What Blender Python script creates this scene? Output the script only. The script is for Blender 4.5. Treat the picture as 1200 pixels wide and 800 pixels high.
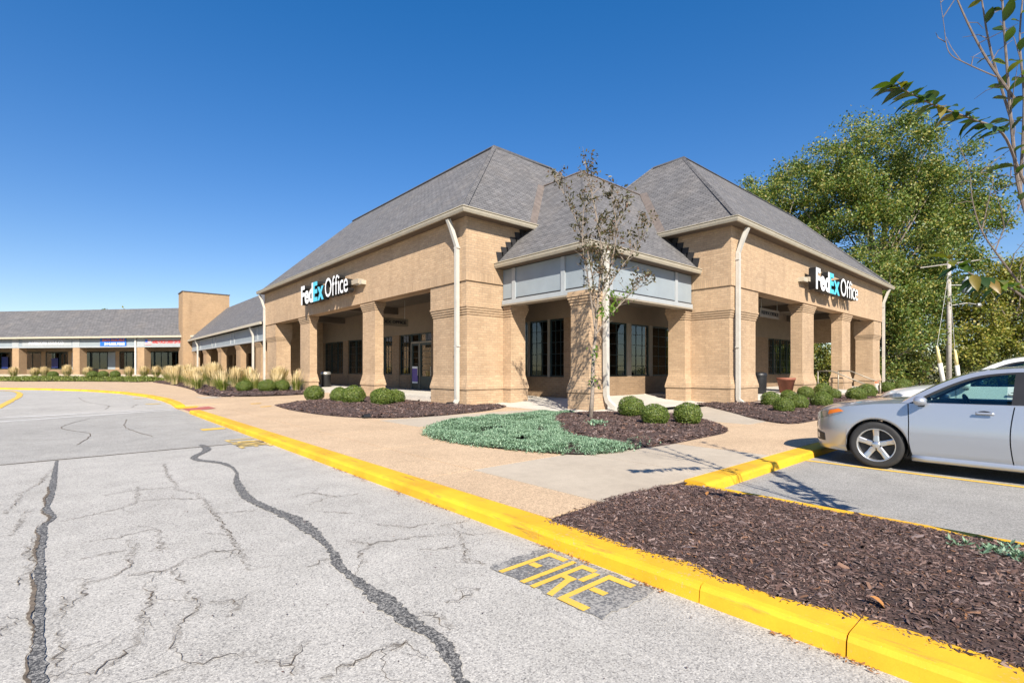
import bpy, bmesh, math, random
import numpy as np
from mathutils import Vector, Matrix

for o in list(bpy.data.objects): bpy.data.objects.remove(o)
SC = bpy.context.scene
COL = SC.collection
R = math.radians
rng = np.random.default_rng(7)
random.seed(7)

# ---------------------------------------------------------------- camera
EYE = 1.42
cam = bpy.data.cameras.new("camera")
cam.sensor_width = 36; cam.lens = 36*584/1200
cam.shift_y = 33.3/1200
cam.clip_end = 3000; cam.clip_start = 0.05
camo = bpy.data.objects.new("camera", cam); COL.objects.link(camo)
# world X runs along the right-hand facade, world Y along the left-hand facade
ex0, ex1 = 0.74891, 0.66267
camo.location = (0, 0, EYE)
camo.rotation_euler = (R(90), 0, -math.atan2(ex1, ex0))
SC.camera = camo

# ---------------------------------------------------------------- sky and sun
SUN = Vector((-0.714, -1.087, 1.0)).normalized()      # towards the sun
elev = math.asin(SUN.z)
w = bpy.data.worlds.new("World"); SC.world = w; w.use_nodes = True
nt = w.node_tree
bg = nt.nodes["Background"]
sky = nt.nodes.new("ShaderNodeTexSky"); sky.sky_type = 'NISHITA'; sky.sun_disc = False
sky.sun_elevation = elev
sky.sun_rotation = math.atan2(SUN.x, SUN.y)
sky.altitude = 150; sky.air_density = 1.0; sky.dust_density = 0.15; sky.ozone_density = 2.6
hs = nt.nodes.new('ShaderNodeHueSaturation'); hs.inputs['Saturation'].default_value = 1.405; hs.inputs['Hue'].default_value = .517; nt.links.new(sky.outputs[0], hs.inputs['Color']); gm = nt.nodes.new('ShaderNodeGamma'); gm.inputs[1].default_value = .77; nt.links.new(hs.outputs[0], gm.inputs[0]); nt.links.new(gm.outputs[0], bg.inputs[0]); bg.inputs[1].default_value = 0.113
sl = bpy.data.lights.new("sun", 'SUN'); sl.energy = 5.0; sl.angle = R(0.53); sl.color = (1.0, 0.915, 0.79)
so = bpy.data.objects.new("sun", sl); COL.objects.link(so)
so.rotation_euler = SUN.to_track_quat('Z', 'Y').to_euler(); so.location = (-20, -30, 40)
SC.view_settings.view_transform = 'Standard'; SC.view_settings.look = 'None'
SC.view_settings.exposure = 0.95; SC.view_settings.gamma = 1.0; SC.view_settings.use_curve_mapping = False

# ---------------------------------------------------------------- helpers
def tag(o, label=None, cat=None, group=None, kind=None):
    if label: o["label"] = label
    if cat: o["category"] = cat
    if group: o["group"] = group
    if kind: o["kind"] = kind
    return o
def empty(name, loc=(0, 0, 0), rz=0, parent=None):
    o = bpy.data.objects.new(name, None); COL.objects.link(o)
    o.location = loc; o.rotation_euler = (0, 0, rz); o.empty_display_size = .2
    if parent: o.parent = parent
    return o
def link(name, me, parent=None, loc=None, rz=0):
    o = bpy.data.objects.new(name, me); COL.objects.link(o)
    if parent: o.parent = parent
    if loc: o.location = loc
    if rz: o.rotation_euler = (0, 0, rz)
    return o
def copy_tree(o, parent=None):
    c = o.copy(); COL.objects.link(c); c.parent = parent
    for ch in list(o.children): copy_tree(ch, c)
    return c
class MB:
    def __init__(s): s.v = []; s.f = []; s.m = []
    def add(s, vs, fs, mi=0):
        n = len(s.v); s.v += [tuple(p) for p in vs]
        for f in fs: s.f.append([i+n for i in f]); s.m.append(mi)
        return s
    def box(s, x0, x1, y0, y1, z0, z1, mi=0):
        return s.add([(x0,y0,z0),(x1,y0,z0),(x1,y1,z0),(x0,y1,z0),(x0,y0,z1),(x1,y0,z1),(x1,y1,z1),(x0,y1,z1)],
              [(3,2,1,0),(4,5,6,7),(0,1,5,4),(1,2,6,5),(2,3,7,6),(3,0,4,7)], mi)
    def quad(s, a, b, c, d, mi=0): return s.add([a,b,c,d], [(0,1,2,3)], mi)
    def poly(s, pts, mi=0): return s.add(pts, [tuple(range(len(pts)))], mi)
    def prism(s, poly, z0, z1, mi=0):
        n = len(poly); a = sum(poly[i][0]*poly[(i+1)%n][1]-poly[(i+1)%n][0]*poly[i][1] for i in range(n))
        if a < 0: poly = poly[::-1]
        vs = [(x,y,z0) for x,y in poly]+[(x,y,z1) for x,y in poly]
        fs = [tuple(range(n))[::-1], tuple(range(n,2*n))]+[(i,(i+1)%n,n+(i+1)%n,n+i) for i in range(n)]
        return s.add(vs, fs, mi)
    def rings(s, rings, cap=True, mi=0, closed=True):
        n = len(rings[0]); vs = [p for r in rings for p in r]; fs = []
        for k in range(len(rings)-1):
            for i in range(n if closed else n-1):
                j = (i+1) % n
                fs.append((k*n+i, k*n+j, (k+1)*n+j, (k+1)*n+i))
        if cap: fs += [tuple(range(n))[::-1], tuple(range((len(rings)-1)*n, len(rings)*n))]
        return s.add(vs, fs, mi)
    def tube(s, pts, rad, n=6, mi=0, cap=True):
        pts = [Vector(p) for p in pts]
        if not hasattr(rad, '__len__'): rad = [rad]*len(pts)
        up = None; rs = []
        for i, p in enumerate(pts):
            t = (pts[min(i+1,len(pts)-1)]-pts[max(i-1,0)]).normalized()
            if up is None: up = Vector((0,0,1)) if abs(t.z) < .9 else Vector((1,0,0))
            u = t.cross(up).normalized(); v = u.cross(t).normalized(); up = v
            rs.append([tuple(p+rad[i]*(math.cos(2*math.pi*k/n)*u+math.sin(2*math.pi*k/n)*v)) for k in range(n)])
        return s.rings(rs, cap, mi)
    def lathe(s, prof, n=24, axis='z', c=(0,0,0), mi=0):
        rs = []
        for r, h in prof:
            ring = []
            for k in range(n):
                a = 2*math.pi*k/n
                if axis == 'z': ring.append((c[0]+r*math.cos(a), c[1]+r*math.sin(a), c[2]+h))
                else: ring.append((c[0]+h, c[1]+r*math.cos(a), c[2]+r*math.sin(a)))
            rs.append(ring)
        return s.rings(rs, False, mi)
    def mesh(s, name, mats, smooth=False):
        me = bpy.data.meshes.new(name); me.from_pydata(s.v, [], s.f)
        for m in (mats if isinstance(mats, (list, tuple)) else [mats]): me.materials.append(m)
        if any(s.m): me.polygons.foreach_set("material_index", s.m)
        if smooth: me.polygons.foreach_set("use_smooth", [True]*len(me.polygons))
        me.update(); return me
    def build(s, name, mats, parent=None, smooth=False, fix=True, bevel=0):
        me = s.mesh(name, mats, smooth)
        if fix or bevel:
            bm = bmesh.new(); bm.from_mesh(me)
            if bevel:
                bmesh.ops.remove_doubles(bm, verts=bm.verts, dist=1e-5)
                bmesh.ops.recalc_face_normals(bm, faces=bm.faces)
                es = [e for e in bm.edges if len(e.link_faces) == 2 and e.calc_face_angle(0) > .5]
                bmesh.ops.bevel(bm, geom=es, offset=bevel, segments=2, affect='EDGES', clamp_overlap=True)
            else: bmesh.ops.recalc_face_normals(bm, faces=bm.faces)
            bm.to_mesh(me); bm.free()
        return link(name, me, parent)
def np_mesh(name, V, F, mat, smooth=False):
    V = np.asarray(V, dtype=np.float32).reshape(-1, 3); F = np.asarray(F, dtype=np.int32)
    k = F.shape[1]; me = bpy.data.meshes.new(name)
    me.vertices.add(len(V)); me.vertices.foreach_set("co", V.ravel())
    me.loops.add(F.size); me.loops.foreach_set("vertex_index", F.ravel())
    me.polygons.add(len(F)); me.polygons.foreach_set("loop_start", np.arange(0, F.size, k, dtype=np.int32))
    me.materials.append(mat); me.update(calc_edges=True); me.validate()
    if smooth: me.polygons.foreach_set("use_smooth", [True]*len(me.polygons))
    return me

# ---------------------------------------------------------------- materials
class NM:
    def __init__(s, name):
        s.m = bpy.data.materials.new(name); s.m.use_nodes = True; s.t = s.m.node_tree
        s.b = s.t.nodes["Principled BSDF"]; s.out = s.t.nodes["Material Output"]
    def n(s, ty, **kw):
        nd = s.t.nodes.new("ShaderNode"+ty)
        for k, v in kw.items():
            if isinstance(k, str) and hasattr(nd, k): setattr(nd, k, v)
        return nd
    def l(s, a, b): s.t.links.new(a, b)
    def obj(s): return s.n("TexCoord").outputs["Object"]
    def noise(s, scale, detail=4, vec=None, rough=.55):
        nd = s.n("TexNoise"); nd.inputs["Scale"].default_value = scale; nd.inputs["Detail"].default_value = detail
        nd.inputs["Roughness"].default_value = rough
        s.l(vec if vec is not None else s.obj(), nd.inputs["Vector"]); return nd.outputs["Fac"]
    def ramp(s, fac, stops):
        r = s.n("ValToRGB"); e = r.color_ramp.elements
        while len(e) < len(stops): e.new(.5)
        for el, (p, c) in zip(e, stops):
            el.position = p; el.color = (*c, 1) if hasattr(c, '__len__') else (c, c, c, 1)
        s.l(fac, r.inputs[0]); return r.outputs[0]
    def mix(s, fac, a, b, mode='MIX'):
        x = s.n("MixRGB"); x.blend_type = mode
        for i, v in enumerate((fac, a, b)):
            if hasattr(v, 'links') or hasattr(v, 'is_linked'): s.l(v, x.inputs[i])
            elif i == 0: x.inputs[0].default_value = v
            else: x.inputs[i].default_value = (*v, 1)
        return x.outputs[0]
    def math(s, op, a, b=0.0):
        x = s.n("Math"); x.operation = op
        for i, v in enumerate((a, b)):
            if hasattr(v, 'is_linked'): s.l(v, x.inputs[i])
            else: x.inputs[i].default_value = v
        return x.outputs[0]
    def bump(s, h, strength=.5, dist=.01):
        b = s.n("Bump"); b.inputs["Strength"].default_value = strength; b.inputs["Distance"].default_value = dist
        s.l(h, b.inputs["Height"]); s.l(b.outputs[0], s.b.inputs["Normal"])
    def col(s, c):
        if hasattr(c, 'is_linked'): s.l(c, s.b.inputs["Base Color"])
        else: s.b.inputs["Base Color"].default_value = (*c, 1)
        return s
    def rough(s, v): s.b.inputs["Roughness"].default_value = v; return s
    def set(s, k, v): s.b.inputs[k].default_value = v; return s
def plain(name, c, rough=.6, metal=0, var=.12, scale=6, bump=0):
    m = NM(name); f = m.noise(scale, 5)
    lo = tuple(max(0, x*(1-var)) for x in c); hi = tuple(x*(1+var) for x in c)
    m.col(m.ramp(f, [(.3, lo), (.7, hi)])).rough(rough).set("Metallic", metal)
    if bump: m.bump(m.noise(scale*8, 4), bump, .004)
    return m.m
def wallcoords(m, zs=1.0):
    tc = m.n("TexCoord"); sp = m.n("SeparateXYZ"); m.l(tc.outputs["Object"], sp.inputs[0])
    sn = m.n("SeparateXYZ"); m.l(tc.outputs["Normal"], sn.inputs[0])
    ax = m.math('ABSOLUTE', sn.outputs[0]); ay = m.math('ABSOLUTE', sn.outputs[1])
    g = m.math('GREATER_THAN', ax, ay)
    u = m.math('ADD', m.math('MULTIPLY', g, sp.outputs[1]), m.math('MULTIPLY', m.math('SUBTRACT', 1.0, g), sp.outputs[0]))
    return u, m.math('MULTIPLY', sp.outputs[2], zs), sp.outputs[2]
def comb(m, a, b):
    c = m.n("CombineXYZ"); m.l(a, c.inputs[0]); m.l(b, c.inputs[1]); return c.outputs[0]
def brick_node(m, vec, bw, rh, mort, c1, c2, c3, off=.5):
    b = m.n("TexBrick"); b.offset = off
    b.inputs["Scale"].default_value = 1; b.inputs["Brick Width"].default_value = bw; b.inputs["Row Height"].default_value = rh
    b.inputs["Mortar Size"].default_value = mort; b.inputs["Mortar Smooth"].default_value = .25; b.inputs["Bias"].default_value = 0
    b.inputs["Color1"].default_value = (*c1, 1); b.inputs["Color2"].default_value = (*c2, 1); b.inputs["Mortar"].default_value = (*c3, 1)
    m.l(vec, b.inputs["Vector"]); return b
def brick_mat(name, c1, c2, mortar, soldier=None, dirt=.0):
    m = NM(name); u, z, zr = wallcoords(m)
    b = brick_node(m, comb(m, u, z), .27, .0877, .0085, c1, c2, mortar)
    col, fac = b.outputs[0], b.outputs[1]
    if soldier:
        b2 = brick_node(m, comb(m, z, u), .9, .0877, .0085, c1, c2, mortar, 0)
        msk = m.math('MULTIPLY', m.math('GREATER_THAN', zr, soldier[0]), m.math('LESS_THAN', zr, soldier[1]))
        col = m.mix(msk, col, b2.outputs[0])
        mm = m.n("Mix"); m.l(msk, mm.inputs[0]); m.l(fac, mm.inputs[2]); m.l(b2.outputs[1], mm.inputs[3]); fac = mm.outputs[0]
    f = m.noise(.7, 5); col = m.mix(1.0, col, m.ramp(f, [(.3, (.88,.88,.88)), (.7, (1.06,1.05,1.03))]), 'MULTIPLY')
    f2 = m.noise(14, 3); col = m.mix(1.0, col, m.ramp(f2, [(.3, (.9,.9,.9)), (.7, (1.08,1.08,1.08))]), 'MULTIPLY')
    mp = m.n('Mapping'); mp.inputs['Scale'].default_value = (1.6, 1.6, .22); m.l(m.obj(), mp.inputs[0])
    col = m.mix(1.0, col, m.ramp(m.noise(1.0, 5, mp.outputs[0], .65), [(.30, (.86,.85,.84)), (.5, (1,1,1))]), 'MULTIPLY')
    m.col(col).rough(.9); m.bump(m.math('SUBTRACT', 1.0, fac), .6, .008); return m.m
M = {}
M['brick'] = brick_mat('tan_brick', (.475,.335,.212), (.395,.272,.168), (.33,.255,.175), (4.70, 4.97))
M['brick_shade'] = brick_mat('shade_darkened_brick', (.25,.165,.095), (.20,.13,.075), (.25,.19,.13))  # tan brick colour lowered to deepen the arcade shade
M['dark_ceiling'] = plain('shade_darkened_ceiling', (.10,.08,.06), .8, 0, .15, 3)  # dark brown, lowered further so the arcade looks more shaded
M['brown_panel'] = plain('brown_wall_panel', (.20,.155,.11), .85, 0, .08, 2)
M['brick_far'] = brick_mat('tan_brick_far', (.38,.25,.14), (.32,.21,.115), (.37,.28,.19))
def roof_mat():
    m = NM('slate_shingle'); u, z, zr = wallcoords(m, 1.4)
    v = comb(m, u, z)
    b = brick_node(m, v, .34, .15, .012, (.138,.136,.139), (.108,.106,.109), (.058,.056,.058))
    f = m.noise(.5, 6); col = m.mix(m.ramp(f, [(.48, 0.0), (.8, .3)]), b.outputs[0], (.19,.165,.14))
    f2 = m.noise(3.5, 5); col = m.mix(1.0, col, m.ramp(f2, [(.28, (.88,.88,.89)), (.72, (1.09,1.085,1.08))]), 'MULTIPLY')
    vo = m.n("TexVoronoi"); vo.inputs["Scale"].default_value = 1.0
    mp = m.n("Mapping"); mp.inputs["Scale"].default_value = (3.0, 6.6, 1); m.l(v, mp.inputs[0]); m.l(mp.outputs[0], vo.inputs["Vector"])
    sp = m.n("SeparateColor"); m.l(vo.outputs["Color"], sp.inputs[0])
    col = m.mix(1.0, col, m.ramp(sp.outputs[0], [(0, (.86,.86,.86)), (.5, (1,1,1)), (1, (1.22,1.21,1.2))]), 'MULTIPLY')
    m.col(col).rough(.85)
    row = m.math('FRACT', m.math('DIVIDE', z, .15))
    h = m.math('ADD', m.math('MULTIPLY', row, -.6), m.math('MULTIPLY', sp.outputs[1], .5))
    m.bump(m.math('SUBTRACT', h, b.outputs[1]), .8, .02); return m.m
M['roof'] = roof_mat()
M['trim'] = plain('cream_gutter_paint', (.42,.38,.30), .5, 0, .08, 3)
M['panel'] = plain('pale_blue_grey_panel', (.245,.285,.315), .55, 0, .06, 2)
M['panel_trim'] = plain('light_grey_trim', (.33,.355,.37), .5, 0, .06, 3)
M['soffit'] = plain('beige_soffit', (.27,.235,.185), .8, 0, .08, 3)
M['white_paint'] = plain('white_paint', (.56,.545,.50), .45, 0, .05, 5)
M['ridge'] = plain('dark_ridge_cap', (.08,.08,.085), .7, 0, .2, 5)
M['flash'] = plain('weathered_valley_flashing', (.17,.14,.12), .6, .2, .25, 4)
M['flash_and_shade'] = plain('dark_flashing_and_shade', (.018,.017,.018), .7, 0, .2, 5)  # dark flashing; also colours the painted shadow line on the porch fascia
M['frame'] = plain('dark_green_frame', (.012,.03,.03), .4, .1, .2, 5)
M['stucco'] = plain('dim_inner_panel', (.35,.30,.23), .85, 0, .1, 2)
M['blade'] = plain('tan_sign_board', (.22,.185,.14), .8, 0, .1, 2)
M['inner'] = plain('shop_interior_paint', (.30,.28,.25), .8, 0, .1, 1)
M['innerfloor'] = plain('shop_carpet', (.10,.10,.11), .9, 0, .2, 3)
M['shelf'] = plain('shelf_boards', (.22,.18,.14), .6, 0, .2, 3)
M['black'] = plain('black_plastic', (.012,.012,.013), .45, 0, .2, 5)
M['rubber'] = plain('tyre_rubber', (.022,.022,.023), .8, 0, .15, 20, .2)
M['steel'] = plain('brushed_steel', (.45,.44,.41), .4, .7, .1, 10)
M['rail'] = plain('taupe_rail_paint', (.27,.24,.19), .45, .3, .1, 10)
M['alloy'] = plain('silver_alloy', (.62,.62,.62), .28, .85, .05, 10)
M['white_sign'] = plain('white_letter_face', (.80,.80,.80), .4, 0, .02, 5)
M['cyan'] = plain('cyan_letter_face', (.09,.50,.68), .4, 0, .03, 5)
M['purple'] = plain('purple_print', (.09,.05,.30), .4, 0, .1, 8)
M['blue'] = plain('blue_banner', (.02,.13,.55), .5, 0, .08, 5)
M['navy'] = plain('navy_poster', (.015,.03,.14), .4, 0, .2, 5)
M['orange'] = plain('orange_print', (.9,.22,.08), .5, 0, .05, 5)
M['red'] = plain('red_print', (.72,.06,.06), .5, 0, .06, 5)
M['silver_txt'] = plain('silver_letter', (.78,.78,.78), .4, .0, .05, 5)
M['pot'] = plain('terracotta', (.24,.085,.05), .7, 0, .12, 8)
M['bark'] = plain('grey_bark', (.24,.20,.165), .9, 0, .35, 18, .6)
M['barkdark'] = plain('dark_bark', (.085,.065,.05), .9, 0, .35, 9, .6)
M['palebark'] = plain('pale_bark', (.42,.37,.32), .85, 0, .3, 14, .5)
M['stem'] = plain('brown_grey_stem', (.22,.18,.145), .9, 0, .35, 14, .5)
M['twig'] = plain('grey_brown_twig', (.15,.12,.10), .9, 0, .3, 30, .4)
M['guard'] = plain('cream_yellow_guard', (.72,.60,.28), .5, 0, .1, 3)
M['polewood'] = plain('weathered_pole', (.36,.33,.30), .9, 0, .2, 6, .5)
M['redmat'] = plain('red_tactile_mat', (.36,.10,.08), .8, 0, .15, 12, .6)
M['amber'] = plain('amber_lens', (.85,.20,.01), .2, 0, .05, 10)
M['lamp'] = plain('headlamp_reflector', (.35,.36,.38), .12, .6, .2, 12)
M['seat'] = plain('car_cloth', (.06,.06,.065), .85, 0, .15, 12)
def emis(name, c, s):
    m = NM(name); m.b.inputs["Emission Color"].default_value = (*c, 1); m.b.inputs["Emission Strength"].default_value = s
    m.col(c); return m.m
M['fluor'] = emis('lit_fluorescent_tube', (1, .93, .78), 5.0)
def glass(name, tint, refl=1.0, rough=0.0):
    m = NM(name); t = m.n("BsdfTransparent"); t.inputs[0].default_value = (*tint, 1)
    g = m.n("BsdfGlossy"); g.inputs["Roughness"].default_value = rough; g.inputs[0].default_value = (.95,.97,1,1)
    fr = m.n("Fresnel"); fr.inputs[0].default_value = 1.5
    f = m.math('MULTIPLY', fr.outputs[0], refl); mx = m.n("MixShader")
    m.l(f, mx.inputs[0]); m.l(t.outputs[0], mx.inputs[1]); m.l(g.outputs[0], mx.inputs[2]); m.l(mx.outputs[0], m.out.inputs[0]); return m.m
M['glass'] = glass('window_glass', (.55,.60,.60), 1.7)
M['carglass'] = glass('car_glass', (.50,.66,.64), 1.6)
def carpaint(name, c, metal):
    m = NM(name); f = m.noise(900, 2); lo = tuple(x*.94 for x in c)
    m.col(m.ramp(f, [(.35, lo), (.65, c)])).rough(.33).set("Metallic", metal)
    m.set("Coat Weight", 1.0).set("Coat Roughness", .04); return m.m
M['silver'] = carpaint('silver_car_paint', (.43,.46,.515), .6)
M['whitecar'] = carpaint('white_car_paint', (.80,.80,.79), 0)
def leafmat(name, cols, trans=.3, rough=.5):
    m = NM(name); g = m.n("NewGeometry"); c = m.ramp(g.outputs["Random Per Island"], [(i/(len(cols)-1), k) for i, k in enumerate(cols)])
    m.col(c).rough(rough); tr = m.n("BsdfTranslucent"); m.l(m.mix(1.0, c, (1.25,1.35,.6), 'MULTIPLY'), tr.inputs[0])
    mx = m.n("MixShader"); mx.inputs[0].default_value = trans
    m.l(m.b.outputs[0], mx.inputs[1]); m.l(tr.outputs[0], mx.inputs[2]); m.l(mx.outputs[0], m.out.inputs[0]); return m.m
M['leaf_far'] = leafmat('cottonwood_leaves', [(.04,.078,.015), (.085,.145,.027), (.14,.20,.04), (.21,.235,.055), (.33,.265,.058)])
M['leaf_far2'] = leafmat('yellowing_leaves', [(.085,.12,.018), (.17,.20,.032), (.26,.255,.045), (.34,.27,.055)])
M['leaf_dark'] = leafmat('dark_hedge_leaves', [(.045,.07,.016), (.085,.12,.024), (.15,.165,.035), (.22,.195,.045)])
M['boxwood'] = leafmat('boxwood_leaves', [(.032,.062,.008), (.075,.125,.016), (.13,.185,.028), (.19,.225,.045)], .2)
M['juniper'] = leafmat('blue_juniper', [(.09,.165,.095), (.15,.255,.155), (.22,.34,.225), (.30,.40,.28)], .15, .6)
M['grassblade'] = leafmat('ornamental_blades', [(.12,.17,.025), (.20,.25,.04), (.30,.31,.07)], .25)
M['plume'] = leafmat('dry_plumes', [(.48,.37,.20), (.60,.47,.28), (.70,.58,.37)], .35, .8)
M['lawn'] = leafmat('berm_cover', [(.09,.13,.02), (.15,.19,.03), (.22,.24,.05)], .2)
M['young'] = leafmat('olive_small_leaves', [(.04,.042,.015), (.07,.068,.025), (.10,.085,.035), (.13,.07,.045)], .25)
M['fresh'] = leafmat('fresh_green_leaves', [(.08,.15,.012), (.14,.24,.02)], .35)
def bigleaf():
    m = NM('glossy_broad_leaf'); oi = m.n("ObjectInfo")
    c = m.ramp(oi.outputs["Random"], [(0, (.022,.05,.010)), (.55, (.045,.085,.016)), (.85, (.09,.14,.02)), (1, (.20,.13,.03))])
    m.col(c).rough(.42); tr = m.n("BsdfTranslucent"); m.l(m.mix(1.0, c, (1.5,1.7,.5), 'MULTIPLY'), tr.inputs[0])
    mx = m.n("MixShader"); mx.inputs[0].default_value = .3
    m.l(m.b.outputs[0], mx.inputs[1]); m.l(tr.outputs[0], mx.inputs[2]); m.l(mx.outputs[0], m.out.inputs[0]); return m.m
M['bigleaf'] = bigleaf()
M['chip'] = leafmat('bark_chips', [(.032,.017,.013), (.065,.035,.027), (.10,.060,.050), (.15,.10,.088), (.08,.042,.033), (.07,.038,.030), (.25,.19,.175), (.17,.075,.03)], .0, .85)
M['soil'] = plain('mulch_soil', (.055,.034,.029), .95, 0, .5, 30, .8)
M['litter'] = leafmat('dry_leaf_litter', [(.25,.10,.03), (.40,.18,.05), (.16,.07,.03)], .1, .8)

def asphalt(name, base, speck=1.0):
    m = NM(name); o = m.obj()
    big = m.noise(.35, 6, o); mid = m.noise(2.2, 6, o); fine = m.noise(95, 3, o, .7); fine2 = m.noise(260, 2, o)
    c = m.ramp(big, [(.3, tuple(x*.90 for x in base)), (.7, tuple(x*1.07 for x in base))])
    c = m.mix(1.0, c, m.ramp(mid, [(.25, (.86,.86,.855)), (.6, (1.03,1.03,1.03))]), 'MULTIPLY')
    vo = m.n("TexVoronoi"); vo.inputs["Scale"].default_value = 120; m.l(o, vo.inputs["Vector"])
    sp = m.n("SeparateColor"); m.l(vo.outputs["Color"], sp.inputs[0])
    c = m.mix(1.0, c, m.ramp(sp.outputs[0], [(0, (.52,.52,.53)), (.22, (.86,.86,.86)), (.6, (1.03,1.03,1.02)), (1, (1.3,1.3,1.28))]), 'MULTIPLY')
    c = m.mix(1.0, c, m.ramp(fine, [(.3, (.72,.72,.72)), (.62, (1.12,1.12,1.12))]), 'MULTIPLY')
    # hairline crazing, kept to worn areas
    ve = m.n("TexVoronoi"); ve.feature = 'DISTANCE_TO_EDGE'; ve.inputs["Scale"].default_value = 2.6
    wv = m.n("TexNoise"); wv.inputs["Scale"].default_value = 5; wv.inputs["Detail"].default_value = 5; m.l(o, wv.inputs["Vector"])
    ad = m.n("VectorMath"); ad.operation = 'MULTIPLY_ADD'; m.l(wv.outputs["Color"], ad.inputs[0]); ad.inputs[1].default_value = (.45,.45,.45); m.l(o, ad.inputs[2])
    m.l(ad.outputs[0], ve.inputs["Vector"])
    line = m.ramp(ve.outputs["Distance"], [(.0, 1.0), (.016, 0.0)]); area = m.ramp(m.noise(.55, 3, o), [(.5, 0.0), (.62, 1.0)])
    c = m.mix(m.math('MULTIPLY', m.math('MULTIPLY', line, area), .28*speck), c, (.13,.11,.09))
    m.col(c).rough(.92); m.bump(m.math('ADD', fine, m.math('MULTIPLY', fine2, .6)), .55, .006); return m.m
M['asphalt'] = asphalt('worn_pale_asphalt', (.40,.384,.357))
M['asphalt2'] = asphalt('smoother_asphalt', (.335,.324,.303), .6)
M['asphalt3'] = asphalt('parking_asphalt', (.295,.286,.27), .3)
def tarmat():
    m = NM('crack_sealer'); f = m.noise(75, 3, None, .8)
    m.col(m.ramp(f, [(.40, (.03,.03,.031)), (.50, (.085,.084,.082)), (.60, (.30,.29,.27))])).rough(.8); m.bump(f, .5, .004); return m.m
M['tar'] = tarmat()
def halo_mat():
    m = NM('dirt_along_crack'); m.col((.16,.135,.105)).rough(.95); t = m.n("BsdfTransparent"); mx = m.n("MixShader")
    m.l(m.math('MULTIPLY', m.ramp(m.noise(22, 5, None, .7), [(.44, 0.0), (.66, 1.0)]), .34), mx.inputs[0]); m.l(t.outputs[0], mx.inputs[1]); m.l(m.b.outputs[0], mx.inputs[2]); m.l(mx.outputs[0], m.out.inputs[0]); return m.m
M['halo'] = halo_mat()
M['eave_soffit'] = plain('shade_darkened_soffit', (.13,.10,.075), .8, 0, .1, 3)  # shade under the gutters is put into the soffit colour
M['downspout'] = plain('off_white_downspout', (.46,.44,.395), .5, 0, .09, 3)
M['crack'] = plain('open_crack_dirt', (.12,.095,.07), .95, 0, .5, 30)
def aggregate(name, base, v=.16, sc=90):
    m = NM(name); o = m.obj(); vo = m.n("TexVoronoi"); vo.inputs["Scale"].default_value = sc; m.l(o, vo.inputs["Vector"])
    sp = m.n("SeparateColor"); m.l(vo.outputs["Color"], sp.inputs[0])
    c = m.ramp(sp.outputs[0], [(0, tuple(x*(1-v*2.2) for x in base)), (.5, base), (1, tuple(min(.95, x*(1+v*1.5)) for x in base))])
    c = m.mix(1.0, c, m.ramp(m.noise(.8, 6, o), [(.3, (.88,.87,.86)), (.7, (1.05,1.05,1.05))]), 'MULTIPLY')
    c = m.mix(1.0, c, m.ramp(m.noise(7, 5, o), [(.3, (.93,.93,.93)), (.65, (1.03,1.03,1.03))]), 'MULTIPLY')
    m.col(c).rough(.9); m.bump(vo.outputs["Distance"], .35, .004); return m.m
M['aggregate'] = aggregate('tan_exposed_aggregate', (.50,.365,.235))
M['concrete'] = aggregate('pale_concrete', (.435,.375,.295), .05, 160)
M['whiteconc'] = aggregate('bright_concrete', (.53,.50,.445), .04, 160)
def paint(name, c, wear, under, scuff=0.0):
    m = NM(name); o = m.obj(); f = m.noise(48, 6, o, .75); f2 = m.noise(2.2, 4, o)
    k = m.ramp(m.math('ADD', f, m.math('MULTIPLY', f2, .4)), [(wear-.03, 1.0), (wear+.03, 0.0)])
    cc = m.ramp(m.noise(4, 5, o), [(.3, tuple(x*.88 for x in c)), (.7, tuple(min(1, x*1.06) for x in c))])
    c2 = m.mix(k, cc, under)
    if scuff:
        mp = m.n('Mapping'); mp.inputs['Scale'].default_value = (9, 1.1, 9); m.l(o, mp.inputs[0])
        c2 = m.mix(m.math('MULTIPLY', m.ramp(m.noise(1.3, 6, mp.outputs[0], .7), [(.57, 0.0), (.68, 1.0)]), scuff), c2, (.11,.085,.05))
        c2 = m.mix(1.0, c2, m.ramp(m.noise(1.1, 5, o), [(.3, (.80,.78,.72)), (.6, (1.03,1.03,1.0))]), 'MULTIPLY')
    m.col(c2).rough(.75); m.bump(f, .35, .004); return m.m
M['yellow'] = paint('yellow_curb_paint', (.72,.40,.014), .545, (.50,.37,.16), .6)
M['yellowtxt'] = paint('yellow_road_paint', (.68,.43,.06), .58, (.36,.32,.23))
M['yellowworn'] = paint('worn_yellow_road_paint', (.66,.46,.12), .62, (.34,.32,.27))
M['whitetxt'] = paint('worn_white_road_paint', (.64,.63,.61), .58, (.33,.32,.305))
M['blackpatch'] = paint('faded_black_backing', (.12,.12,.122), .70, (.30,.29,.27))
M['ground'] = plain('dry_grass_ground', (.13,.13,.05), .95, 0, .4, 1.5)

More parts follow.
